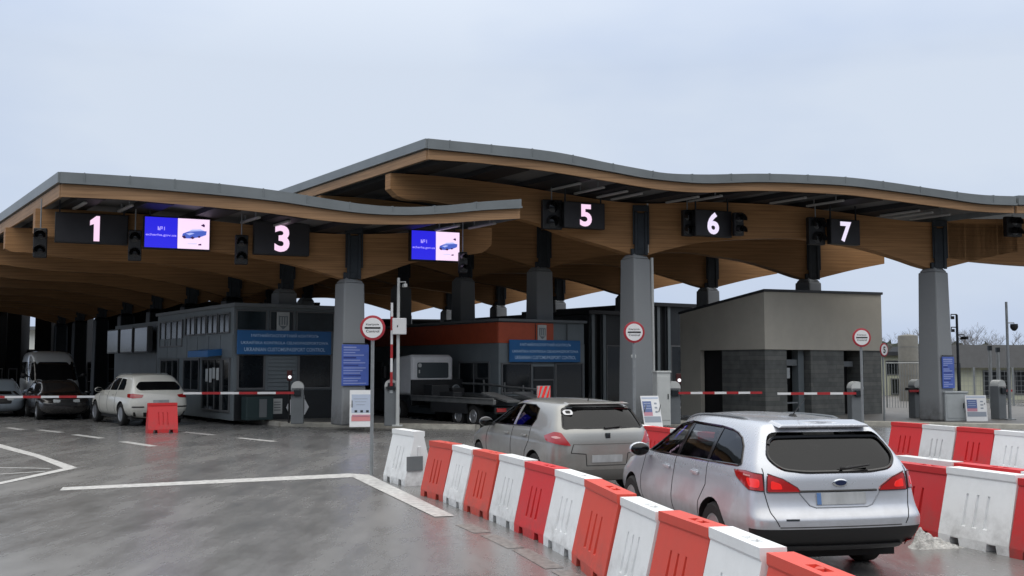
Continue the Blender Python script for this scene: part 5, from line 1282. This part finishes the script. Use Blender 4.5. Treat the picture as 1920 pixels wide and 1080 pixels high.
# front row: foot line followed from its far end towards the camera
foot = [G(787, 929), G(828, 941), G(867, 957), G(915, 975), G(963, 996), G(1016, 1021), G(1071, 1054)] + [Vector(p + (0,)) for p in ((.82, 9.69), (1.04, 8.68), (1.26, 7.74), (1.455, 6.82), (1.635, 5.93), (1.80, 5.02), (1.96, 4.10))]
kinds = 'rwrwdwrwrwrwr'
cnt = {'r': 0, 'w': 0, 'd': 0}
for i in range(13):
    k = kinds[i]; nm = 'red' if k != 'w' else 'white'
    put(k, foot[i], foot[i + 1], '%s plastic barrier, %s from the far end of the front row' % (CN[k], ORD[i]), GRP['n'])
# end block turned across the row, with its grey label
o = put('w', G(722, 897), G(776, 912), 'white plastic barrier with a grey label, turned end-on before the front row', None)
c0 = G(752, 909); o.location = (c0.x + .08, c0.y + .32, 0); o.rotation_euler.z = R(-62); o.scale = (1.0, 1.12, 1.08)
lb = MB(); lb.box((.515, -.08, .34), (.01, .26, .22)); part(lb, 'sticker', grey_paint, o)
p = G(298, 812); o = put('d', p, p + Vector((1, .2, 0)), 'single red plastic barrier standing behind the cream sport utility car', None)
o.location = (p.x, p.y + .25, 0); o.rotation_euler.z = R(28); o.scale = (.86, 1.1, 1.06)
# rows right of the estate car
ddr = Vector((-sin(.33), cos(.33), 0)); back = -ddr
s3 = G(1897, 1046) - ddr * 1.02 * 1
nrm3 = Vector((cos(.33), sin(.33), 0))
# outer nearest row (faces the camera), listed from its near end: red, white, red
def rowr(p, n, kinds, gkey, text, ln=1.06, lift=0):
    for i in range(n):
        a = p + ddr * ln * (i + 1); b = p + ddr * ln * i; k = kinds[i % len(kinds)]
        put(k, a, b, '%s plastic barrier, %s from the near end of the %s' % (CN[k], ORD[i], text), GRP[gkey])
rowr(s3, 3, 'dwd', 'f', 'short row beside the estate')
rowr(s3 + nrm3 * .55 - ddr * .55, 12, 'dwdwdwdwdwdw', 'm', 'long rear row')
tp_ = G(1918, 813 + 1); q0 = PL(1842, 806, Vector((0, 0, .83)), Vector((0, 0, 1))); q0.z = 0
rowr(q0 + nrm3 * .1 - ddr * .95, 4, 'wdwd', 'r', 'far right row', ln=.95)

# ================================================================== SIGNS, BOOMS, LAMPS
def round_sign(name, label, px, py, dia_px, mode, yaw, group=None, Y=None):
    dia = .46
    Y = Y or FPX * dia / dia_px; c = AT(px, py, Y); t = thing(name, label, 'sign', (c.x, c.y, 0), yaw, group)
    M = Matrix.Translation((0, -.05, c.z)) @ Matrix.Rotation(pi / 2, 4, 'X')
    b = MB(); b.tube([(0, 0, 0), (0, 0, c.z + dia * .3)], .032, 12); part(b, 'pole', galv, t, smooth=True)
    b = MB(); b.lathe([(dia / 2, -.012), (dia / 2, .008), (dia / 2 - .01, .012)], M, 40); pl = part(b, 'plate', sign_red, t, smooth=True)
    b = MB(); b.lathe([(dia / 2 * .80, .0125), (dia / 2 * .80, .0155)], M, 40); sub_of(part(b, 'face', white_paint, t), pl)
    if mode == 'stop':
        b = MB(); b.box((0, -.068, c.z), (dia * .62, .006, dia * .065)); sub_of(part(b, 'bar', black, t), pl)
        for s_, dz in (("Контроль", .105), ("Control", -.105)):
            b = MB(); b.mesh(text_me(s_, dia * .52, dia * .10, bold=.01), Matrix.Translation((0, -.068, c.z + dia * dz * 1.25)) @ Matrix.Rotation(pi / 2, 4, 'X')); sub_of(part(b, 'lettering', steel_dark, t), pl)
    else:
        b = MB(); b.mesh(text_me(mode, 0, dia * .48, bold=.03), Matrix.Translation((0, -.068, c.z)) @ Matrix.Rotation(pi / 2, 4, 'X')); sub_of(part(b, 'lettering', black, t), pl)
    return t
round_sign('control_sign', 'round red bordered control sign on a grey pole by the white end barrier', 699, 615, 47, 'stop', R(4), 'round control signs')
round_sign('control_sign', 'round red bordered control sign on a pole in front of the inner pillar', 1188, 623, 40, 'stop', R(6), 'round control signs')
round_sign('control_sign', 'round red bordered control sign on a pole in front of the taupe building', 1614, 633, 35, 'stop', R(4), 'round control signs')
round_sign('speed_sign', 'round speed limit sign reading 5 beside the taupe building', 1655, 656, 31, '5', R(38), Y=36)

def boom(name, label, px, Y, rz, arm, up=False, length=5.4, z0=.15, nseg=9, post_h=1.15, hub=.98):
    p = AT(px, 760, Y); t = thing(name, label, 'boom barrier', (p.x, p.y, z0), rz)
    b = MB(); b.box((0, 0, post_h / 2), (.40, .34, post_h)); part(b, 'housing', grey_paint, t, bevel=.02)
    b = MB(); M = Matrix.Translation((0, -.17, post_h)) @ Matrix.Rotation(-pi / 2, 4, 'X'); b.lathe([(.20, 0), (.20, .34)], M, 24); part(b, 'cap', off_white, t, smooth=True)
    b = MB(); b.box((0, -.175, post_h * .86), (.10, .01, .10)); part(b, 'badge', light_grey, t)
    sg = arm
    ar = MB(); sl = length / nseg
    if up: ar.box((0, -.25, hub + length / 2), (.07, .05, length))
    else: ar.box((sg * (.1 + length / 2), -.25, hub), (length, .05, .07))
    arm_o = part(ar, 'arm', white_paint, t)
    for k in range(0, nseg, 2):
        st_ = MB()
        if up: st_.box((0, -.25, hub + sl * (k + .5)), (.076, .056, sl))
        else: st_.box((sg * (.1 + sl * (k + .5)), -.25, hub), (sl, .056, .076))
        sub_of(part(st_, 'red_band', red_paint, t), arm_o)
    b = MB(); b.box((0, -.21, hub), (.22, .08, .2)); part(b, 'arm_hub', steel_dark, t, bevel=.02)
    return t
boom('boom_barrier', 'lowered red and white boom on a grey post beside the left booth', 558, 34.2, R(8), -1, length=3.4, nseg=6)
boom('boom_barrier', 'lowered red and white boom crossing the far left lane in front of the van', -95, 34.6, R(8), 1, length=4.45, nseg=8, z0=0)
boom('boom_barrier', 'raised red and white boom standing upright beside the white camera post', 733, 33.0, R(8), 1, up=True, length=2.55, nseg=6, hub=1.22, post_h=1.22)
boom('boom_barrier', 'lowered boom with its grey post beside the white cabinet at the inner pillar', 1262, 34.0, R(8), 1, length=2.75, nseg=7)
boom('boom_barrier', 'lowered boom whose grey post stands in front of the building door at right', 1604, 33.6, R(8), -1, length=2.55, nseg=6)
tb = boom('boom_barrier', 'dark boom pointing sideways from a grey post left of the right pillar', 1718, 38.0, R(20), -1, length=.4, nseg=1, hub=.95)
b = MB(); b.box((-.1, -.1, 1.02), (.75, .2, .09)); part(b, 'dark_arm', black, tb, bevel=.01)
boom('boom_barrier', 'dark barrier post right of the printed board at the far right', 1872, 37.0, R(30), 1, length=.3, nseg=1)

# white camera post beside the raised boom
def cam_post(label, px, Y, top_py, box_py=None, cams=(), z0=.15, m=off_white, r=.06, lean=0):
    c = AT(px, 700, Y); zt = AT(px, top_py, Y).z; t = thing('camera_post', label, 'post', (c.x, c.y, z0), 0)
    b = MB(); b.tube([(0, 0, 0), (0, 0, zt - z0)], [r, r * .75], 12); b.box((0, 0, .02), (.3, .3, .04)); part(b, 'pole', m, t, smooth=True)
    if box_py:
        zb = AT(px, box_py, Y).z - z0; b = MB(); b.box((.05, -.1, zb), (.42, .2, .5)); bx_ = part(b, 'cabinet', white_paint, t, bevel=.02)
        b = MB(); b.box((.0, -.206, zb), (.03, .012, .06)); sub_of(part(b, 'lock', steel_dark, t), bx_)
    for py, side, kind in cams:
        zc = AT(px, py, Y).z - z0; b = MB(); b.tube([(0, 0, zc + .12), (side * .22, -.05, zc + .12), (side * .22, -.05, zc)], .02, 8)
        ar_ = part(b, 'bracket', m if kind != 'dark' else black, t, smooth=True); b = MB()
        if kind == 'dome': b.lathe([(.12, .10), (.13, .0), (.11, -.06), (.06, -.12), (.01, -.14)], Matrix.Translation((side * .22, -.05, zc - .02)), 18)
        else: b.box((side * .20, -.12, zc), (.10, .28, .10), rz=side * .3)
        sub_of(part(b, 'camera', black if kind in ('dark', 'dome') else off_white, t, smooth=(kind == 'dome')), ar_)
    return t
cam_post('slim white camera post with a white box beside the raised boom', 746, 32.8, 521, 612, ((536, 1, 'box'),))
cam_post('tall grey camera post with a dome camera at the far right', 1891, 36.5, 566, None, ((612, 1, 'dome'),), m=galv, r=.055)
cam_post('dark camera post right of the right pillar', 1797, 37.5, 590, None, ((596, -1, 'dark'), (620, -1, 'dark'), (634, 1, 'dark')), m=steel_dark, r=.055)
for px, tpy, lab in ((1857, 655, 'thin grey post in front of the cream building, left of two'), (1872, 658, 'thin grey post in front of the cream building, right of two')):
    c = AT(px, 700, 46); t = thing('steel_post', lab, 'post', (c.x, c.y, 0), 0); b = MB(); b.tube([(0, 0, 0), (0, 0, AT(px, tpy, 46).z)], .06, 10); part(b, 'pole', galv, t, smooth=True)
    b = MB(); b.box((0, 0, AT(px, tpy, 46).z + .05), (.16, .12, .2)); part(b, 'head', steel_dark, t)
# thin post with a head in front of the inner pillar
c = AT(1188, 700, 31.6); t = thing('sensor_post', 'thin grey sensor post before the inner pillar under the control sign', 'post', (c.x, c.y, .15), 0)
b = MB(); b.tube([(0, 0, 0), (0, 0, AT(1188, 672, 31.6).z - .15)], .035, 10); part(b, 'pole', galv, t, smooth=True)
b = MB(); b.box((0, -.02, AT(1188, 668, 31.6).z - .15), (.14, .12, .1)); part(b, 'head', off_white, t, bevel=.02)
# small signals on the boom posts
for px, py, Y, lab in ((543, 704, 34.6, 'small red signal lamp by the left boom post'), (1272, 710, 34.4, 'small signal lamp beside the cabinet and boom post at the inner pillar'), (1729, 729, 38.2, 'small signal lamp above the dark boom at the right pillar')):
    c = AT(px, py, Y); t = thing('signal_lamp', lab, 'signal', (c.x, c.y, .15), 0)
    b = MB(); b.tube([(0, 0, 0), (0, 0, c.z - .2)], .03, 8); part(b, 'pole', black, t)
    b = MB(); b.box((0, 0, c.z - .15), (.16, .12, .34)); part(b, 'housing', mat('signal_red_black', (.06, .01, .01), .4), t, bevel=.02)
    b = MB(); b.lathe([(.055, 0), (.05, .03), (.02, .045)], Matrix.Translation((.02, -.06, c.z - .2)) @ Matrix.Rotation(pi / 2, 4, 'X'), 14); part(b, 'lens', lamp_white_on, t, smooth=True)

# boards and cabinets on the islands
def info_board(label, pu, z0, z1, wd, col_u=0, fx_=0):
    base = PW(pu, 0, 0) - d * .455 + q * fx_; t = thing('information_board', label, 'board', (base.x, base.y, 0), DA, 'blue information boards on the pillars')
    b = MB(); b.box((0, 0, (z0 + z1) / 2), (wd, .03, z1 - z0)); part(b, 'panel', board_blue, t, bevel=.005, segs=1)
    rnd = random.Random(int(pu * 10)); b = MB(); b2_ = MB(); n = 15
    for k in range(n):
        z = z1 - .09 - (z1 - z0 - .16) * k / (n - 1); ln = wd * rnd.uniform(.35, .84)
        (b2_ if k in (4, 7, 11) else b).box((-wd * .44 + ln / 2, -.018, z), (ln, .004, .030 if k not in (0, 4) else .045))
    part(b, 'printed_line', board_text, t); part(b2_, 'printed_heading', board_ink, t)
    b = MB(); b.box((0, .01, z1 + .03), (wd * .9, .04, .03)); part(b, 'clamp', steel_dark, t)
    return t
info_board('blue information board on the left front pillar', u1_, AT(664, 723, 33.2).z, AT(664, 646, 33.2).z, .92, fx_=.0)
info_board('blue information board on the right front pillar', u3_, AT(1773, 728, 36).z, AT(1773, 669, 36).z, .66, fx_=.02)
def a_board(label, px, Y, wd, h, style, rz, lean, z0=.15):
    c = AT(px, 780, Y); t = thing('poster_board', label, 'poster board', (c.x, c.y, z0), rz, 'leaning poster boards')
    M = Matrix.Rotation(R(-lean), 4, 'X')
    def bx(name, x, z, sx, sz, m, o_=0.0):
        b = MB(); b.xf = M; b.box((x, -o_, z), (sx, .03 if o_ == 0 else .006, sz)); return part(b, name, m, t)
    bx('board', 0, h / 2, wd, h, white_paint)
    blu = mat('poster_blue', (.12, .17, .36), .5); pk = mat('poster_pink', (.55, .26, .33), .5); gy = mat('poster_grey', (.30, .34, .40), .5); rd = mat('poster_red', (.66, .25, .26), .5); pale = mat('poster_pale', (.48, .55, .68), .5)
    if style == 'red':
        bx('printed_panel', 0, h * .63, wd * .84, h * .5, pale, .018); bx('red_band', .02, h * .22, wd * .9, h * .13, rd, .02); bx('pink_band', 0, h * .30, wd * .8, h * .06, pk, .02)
        for i in range(3): bx('pictogram', (-.24 + i * .24) * wd, h * .42, wd * .11, h * .06, steel_dark, .024)
        for i in range(3): bx('printed_line', -.05 * wd, h * (.6 + .08 * i), wd * (.35 + .12 * i), .012, gy, .024)
    else:
        bx('blue_panel', -wd * .2, h * .66, wd * .48, h * .34, blu, .018); bx('pink_panel', -wd * .2, h * .44, wd * .48, h * .12, pk, .018); bx('grey_band', 0, h * .27, wd * .9, h * .18, gy, .018)
        for i in range(3): bx('pictogram', wd * .27, h * (.76 - i * .13), wd * .13, h * .05, gy, .018)
        for i in range(3): bx('printed_line', -wd * .2, h * (.60 + i * .08), wd * .36, .014, pale, .024)
        bx('header', 0, h * .93, wd * .9, h * .05, pale, .018)
    b = MB()
    for x in (-wd * .4, wd * .4): b.tube([(x, .02, h * .7), (x, .45, 0)], .015, 6)
    part(b, 'stay', galv, t)
    return t
a_board('leaning white poster board with a red band against the left pillar', 678, 32.3, .72, 1.13, 'red', R(8), 14)
a_board('leaning white poster board with a blue panel at the inner pillar', 1226, 31.6, .58, 1.0, 'blue', R(16), 20)
a_board('upright white poster board with a blue panel beside the grey cabinet at far right', 1832, 35.6, .72, .86, 'blue', R(4), 6)
def cabinet(label, px, Y, wd, dp, h, m, z0=.15, rz=0):
    c = AT(px, 780, Y); t = thing('electrical_cabinet', label, 'cabinet', (c.x, c.y, z0), rz)
    b = MB(); b.box((0, 0, h / 2), (wd, dp, h)); part(b, 'body', m, t, bevel=.015)
    b = MB(); b.box((0, 0, h + .03), (wd + .05, dp + .06, .06)); part(b, 'roof', m, t, bevel=.015)
    b = MB(); b.box((.0, -dp / 2 - .006, h * .52), (wd * .88, .012, h * .84)); dr_ = part(b, 'door', m, t, bevel=.006, segs=1)
    b = MB(); b.box((wd * .3, -dp / 2 - .02, h * .55), (.03, .02, .16)); sub_of(part(b, 'handle', steel_dark, t), dr_)
    return t
cabinet('light grey electrical cabinet at the foot of the right pillar', 1788, 36, .80, .42, .92, light_grey, rz=R(8))
cabinet('tall white cabinet beside the inner pillar', 1241, 33.2, .44, .4, 1.62, off_white, rz=R(12))

# lump of old snow by the barriers
c = G(1748, 1027); t = thing('snow_lump', 'lump of dirty melting snow at the foot of the red barrier', 'snow lump', (c.x, c.y, 0), 0)
from mathutils import noise as mnoise
b = MB(); nx, ny = 56, 30; vs = []; fs = []
for j in range(ny + 1):
    for i in range(nx + 1):
        x = -.34 + .80 * i / nx; y = -.2 + .42 * j / ny; h = 0
        for cx, cy, rx, ry, hh in ((-.13, .03, .13, .12, .20), (.02, .05, .15, .10, .15), (.16, .03, .12, .09, .08), (.3, .0, .12, .05, .05), (-.2, -.06, .10, .07, .09), (.08, -.07, .14, .05, .05)):
            h += hh * math.exp(-((x - cx) / rx) ** 2 * 1.4 - ((y - cy) / ry) ** 2 * 1.4)
        h = h * (1 + .55 * mnoise.noise(Vector((x * 14, y * 14, 1)))) + .018 * mnoise.noise(Vector((x * 40, y * 40, 3))) - .022
        vs.append((x, y, max(h, -.012)))
for j in range(ny):
    for i in range(nx): k = j * (nx + 1) + i; fs.append((k, k + 1, k + nx + 2, k + nx + 1))
b.add(vs, fs); part(b, 'lump', snow, t, smooth=True); t.scale = (.85, .8, .8)

# ---- lane displays hung from the canopies
FACE = R(24)
def hang(px, py, wv):
    p = PL(px, py, O + d * wv, nrm); return p
def lane_sign(label, x0, y0, x1, y1, wv, digit, dx, dh, em, group='hanging lane number displays', left_box=0, soffit=None):
    c = hang((x0 + x1) / 2, (y0 + y1) / 2, wv); k = c.y / FPX; wd = (x1 - x0) * k / cos(FACE) * .99; hg = (y1 - y0) * k
    t = thing('lane_display', label, 'lane display', (c.x, c.y, c.z), FACE, group)
    b = MB(); b.box((0, .09, 0), (wd, .22, hg)); hs = part(b, 'housing', black, t, bevel=.02)
    b = MB(); b.box((0, -.022, 0), (wd * .96, .006, hg * .92)); sub_of(part(b, 'led_panel', led_panel, t), hs)
    b = MB(); b.mesh(text_me(digit, 0, hg * dh, bold=.035), Matrix.Translation((dx * k, -.030, 0)) @ Matrix.Rotation(pi / 2, 4, 'X')) if digit != '1' else b.ext([(dx * k + x * hg, -.030, y * hg) for x, y in ((.13, .42), (.02, .42), (-.17, .26), (-.17, .10), (-.05, .15), (-.05, -.42), (.13, -.42))], (0, -.003, 0)); part(b, 'digit', em, t)
    zt = (soffit or c.z + 1.0) - c.z
    for x in (-wd * .44, wd * .44): b = MB(); b.box((x, .1, (hg / 2 + zt) / 2), (.04, .04, max(.05, zt - hg / 2))); part(b, 'hanger', steel_dark, t)
    return t, c, k, wd, hg
def soff(S_, p, wv):
    return S_((p - O - d * wv).dot(e))
def disp(label, x0, y0, x1, y1, digit, dx, em, S_, wv=-.75, dh=.84):
    p = hang((x0 + x1) / 2, (y0 + y1) / 2, wv); return lane_sign(label, x0, y0, x1, y1, wv, digit, dx, dh, em, soffit=soff(S_, p, wv))
disp('hanging lane display with a glowing pink white 1', 113, 400, 232, 457, '1', 6, emit_digit, SA)
disp('hanging lane display with a glowing pink white 3', 480, 416, 577, 479, '3', 0, emit_digit, SA, dh=.80)
disp('hanging lane display with a glowing pink white 5', 1056, 379, 1136, 429, '5', 2, emit_digit, SB)
disp('hanging lane display with a glowing bluish white 6', 1300, 394, 1376, 444, '6', -2, emit_cool, SB)
disp('hanging lane display with a glowing bluish white 7', 1553, 411, 1617, 459, '7', 0, emit_cool, SB, dh=.80)
def screen(label, x0, y0, x1, y1, S_, wv=-.75):
    c = hang((x0 + x1) / 2, (y0 + y1) / 2, wv); k = c.y / FPX; wd = (x1 - x0) * k / cos(FACE); hg = (y1 - y0) * k
    t = thing('video_screen', label, 'screen', tuple(c), FACE, 'hanging advertising screens')
    b = MB(); b.box((0, .09, 0), (wd + .08, .22, hg + .08)); part(b, 'housing', black, t, bevel=.02)
    b = MB(); b.box((-wd * .25, -.026, 0), (wd * .5, .008, hg)); bl = part(b, 'blue_half', emit_blue, t)
    b = MB(); b.box((wd * .252, -.026, 0), (wd * .495, .008, hg)); wh = part(b, 'white_half', emit_pink, t)
    b = MB(); b.mesh(text_me("№1", 0, hg * .13, bold=.02), Matrix.Translation((-wd * .25, -.034, hg * .14)) @ Matrix.Rotation(pi / 2, 4, 'X')); sub_of(part(b, 'lettering', emit_blue_txt, t), bl); b = MB(); b.mesh(text_me("echerha.gov.ua", wd * .47, hg * .10, bold=.02), Matrix.Translation((-wd * .25, -.034, -hg * .09)) @ Matrix.Rotation(pi / 2, 4, 'X')); sub_of(part(b, 'lettering', emit_blue_txt, t), bl)
    ox, oz, u = wd * .255, 0.0, wd * .48
    def shp(pts, dy, m, nm): 
        b = MB(); b.ext([(ox + x * u, -.032 - dy, oz + z * u) for x, z in pts], (0, -.003, 0)); sub_of(part(b, nm, m, t), wh)
    shp([(-.38, -.10), (-.36, .0), (-.2, .07), (.0, .10), (.28, .12), (.42, .11), (.40, -.02), (.2, -.10), (-.1, -.16), (-.3, -.16)], 0, emit_car, 'car_picture')
    shp([(-.2, .07), (-.06, .15), (.22, .17), (.34, .12), (.0, .09)], .002, emit_car_l, 'car_roof'); shp([(-.26, .0), (-.1, .04), (.02, .02), (-.14, -.05)], .004, emit_car_l, 'car_bonnet')
    shp([(-.39, -.10), (-.3, -.06), (-.24, -.16), (-.32, -.17)], .004, emit_car_d, 'car_lamp'); shp([(-.12, -.14), (-.04, -.08), (.03, -.14), (-.04, -.18)], .004, emit_car_d, 'car_wheel'); shp([(.12, -.10), (.18, -.05), (.22, -.1), (.17, -.13)], .004, emit_car_d, 'car_wheel'); shp([(.22, .30), (.34, .24), (.36, .30), (.32, .36)], .004, emit_car_d, 'small_mark')
    shp([(-.2, -.33), (.1, -.32), (.1, -.345), (-.2, -.355)], .004, emit_car_l, 'caption'); shp([(.15, -.34), (.25, -.32), (.25, -.38), (.15, -.38)], .004, emit_car_d, 'caption_mark')
    zt = soff(S_, c, wv) - c.z
    for x in (-wd * .42, wd * .42): b = MB(); b.box((x, .1, (hg / 2 + zt) / 2 + .02), (.04, .04, max(.05, zt - hg / 2))); part(b, 'hanger', steel_dark, t)
screen('bright blue and pink video screen between displays 1 and 3', 279, 409, 386, 466, SA)
screen('bright blue and pink video screen near the right end of the lower canopy', 773, 434, 860, 488, SA, wv=-.6)

def signal(label, px, py, hpx, S_, wv=-1.0, lamps=2, horiz=False, wpx=24, hanger=True):
    c = hang(px, py, wv); k = c.y / FPX; hg = hpx * k; wd = wpx * k
    t = thing('traffic_signal', label, 'traffic signal', tuple(c), FACE * .8, 'hanging lane traffic signals')
    b = MB(); b.box((0, .08, 0), (wd, .2, hg)); part(b, 'housing', black, t, bevel=.03)
    for i in range(lamps):
        z = hg * (.25 - .5 * i) if lamps == 2 else 0; r = min(hg * .21, wd * .42)
        b = MB(); M = Matrix.Translation((0, -.02, z)) @ Matrix.Rotation(pi / 2, 4, 'X'); b.lathe([(r * .9, 0), (r * .6, .02), (.01, .03)], M, 18); ln_ = part(b, 'lens', black_gloss, t, smooth=True)
        b = MB(); n = 14
        P1 = [Vector((r * 1.05 * cos(a), -.02, z + r * 1.05 * sin(a))) for a in [R(-20) + R(220) * j / n for j in range(n + 1)]]
        P2 = [p + Vector((0, -.24, -.05)) for p in P1]; b.add(P1 + P2 + [p * 1 + Vector((0, 0, .008)) for p in P1] + [p + Vector((0, 0, .008)) for p in P2], [(j, j + 1, n + 2 + j, n + 1 + j) for j in range(n)] + [(2 * n + 2 + j, 3 * n + 3 + j, 3 * n + 4 + j, 2 * n + 3 + j) for j in range(n)]); sub_of(part(b, 'visor', black, t), ln_)
    if hanger:
        zt = soff(S_, c, wv) - c.z; b = MB(); b.tube([(0, .08, hg / 2), (0, .08, max(zt, hg / 2 + .05))], .02, 8); part(b, 'hanger', galv, t)
    return t
signal('two lamp traffic signal hanging at the left corner of the lower canopy', 75, 455, 56, SA)
signal('two lamp traffic signal hanging between display 1 and the video screen', 253, 460, 58, SA)
signal('two lamp traffic signal hanging left of display 3', 453, 468, 56, SA)
signal('two lamp traffic signal right of the second video screen', 869, 492, 40, SA, wpx=16)
signal('dark signal box attached left of display 5', 1036, 402, 56, SB, wpx=40, wv=-.7)
signal('dark signal box attached left of display 6', 1291, 418, 50, SB, wpx=22, wv=-.7)
signal('two lamp signal with visors on the right side of display 6', 1386, 420, 44, SB, wpx=20, wv=-.8, hanger=False)
signal('dark signal box attached left of display 7', 1532, 433, 52, SB, wpx=36, wv=-.7)
signal('dark signal box at the right frame edge under the canopy', 1902, 425, 38, SB, wpx=36, wv=-.9)

# fluorescent tubes under the eaves
TL = [(154, 372, 'A'), (242, 377, 'A'), (483, 397, 'A'), (540, 404, 'A'), (860, 415, 'A'), (928, 413, 'A'), (1089, 337, 'B'), (1134, 345, 'B'), (1178, 353, 'B'), (1206, 357, 'B'), (1313, 366, 'B'), (1357, 365, 'B'), (1516, 366, 'B'), (1587, 372, 'B'), (1730, 392, 'B'), (1755, 394, 'B'), (1787, 398, 'B')]
AN, BN = 0, 0; tube0 = None
for px, py, cn in TL:
    S_ = SA if cn == 'A' else SB; u = u_of(px, -2.0); z = S_(u) - .21
    p = PW(u, -2.0, z); ang = DA
    if cn == 'A': lab = 'pale tube lamp under the lower canopy eave, %s from its left end' % ORD[AN]; AN += 1
    else: lab = 'pale tube lamp under the higher canopy eave, %s from the left' % ORD[BN]; BN += 1
    if tube0 is None:
        t = thing('tube_lamp', lab, 'lamp', tuple(p), ang, 'tube lamps under the canopy eaves'); tube0 = t
        b = MB(); b.box((0, .75, 0), (.11, 1.5, .07)); part(b, 'tube', tube_m, t, bevel=.02)
        b = MB(); b.box((0, .3, .13), (.03, .03, .2)); b.box((0, 1.2, .13), (.03, .03, .2)); part(b, 'hanger', galv, t)
    else: dup(tube0, tuple(p), ang, lab, 'tube lamps under the canopy eaves')
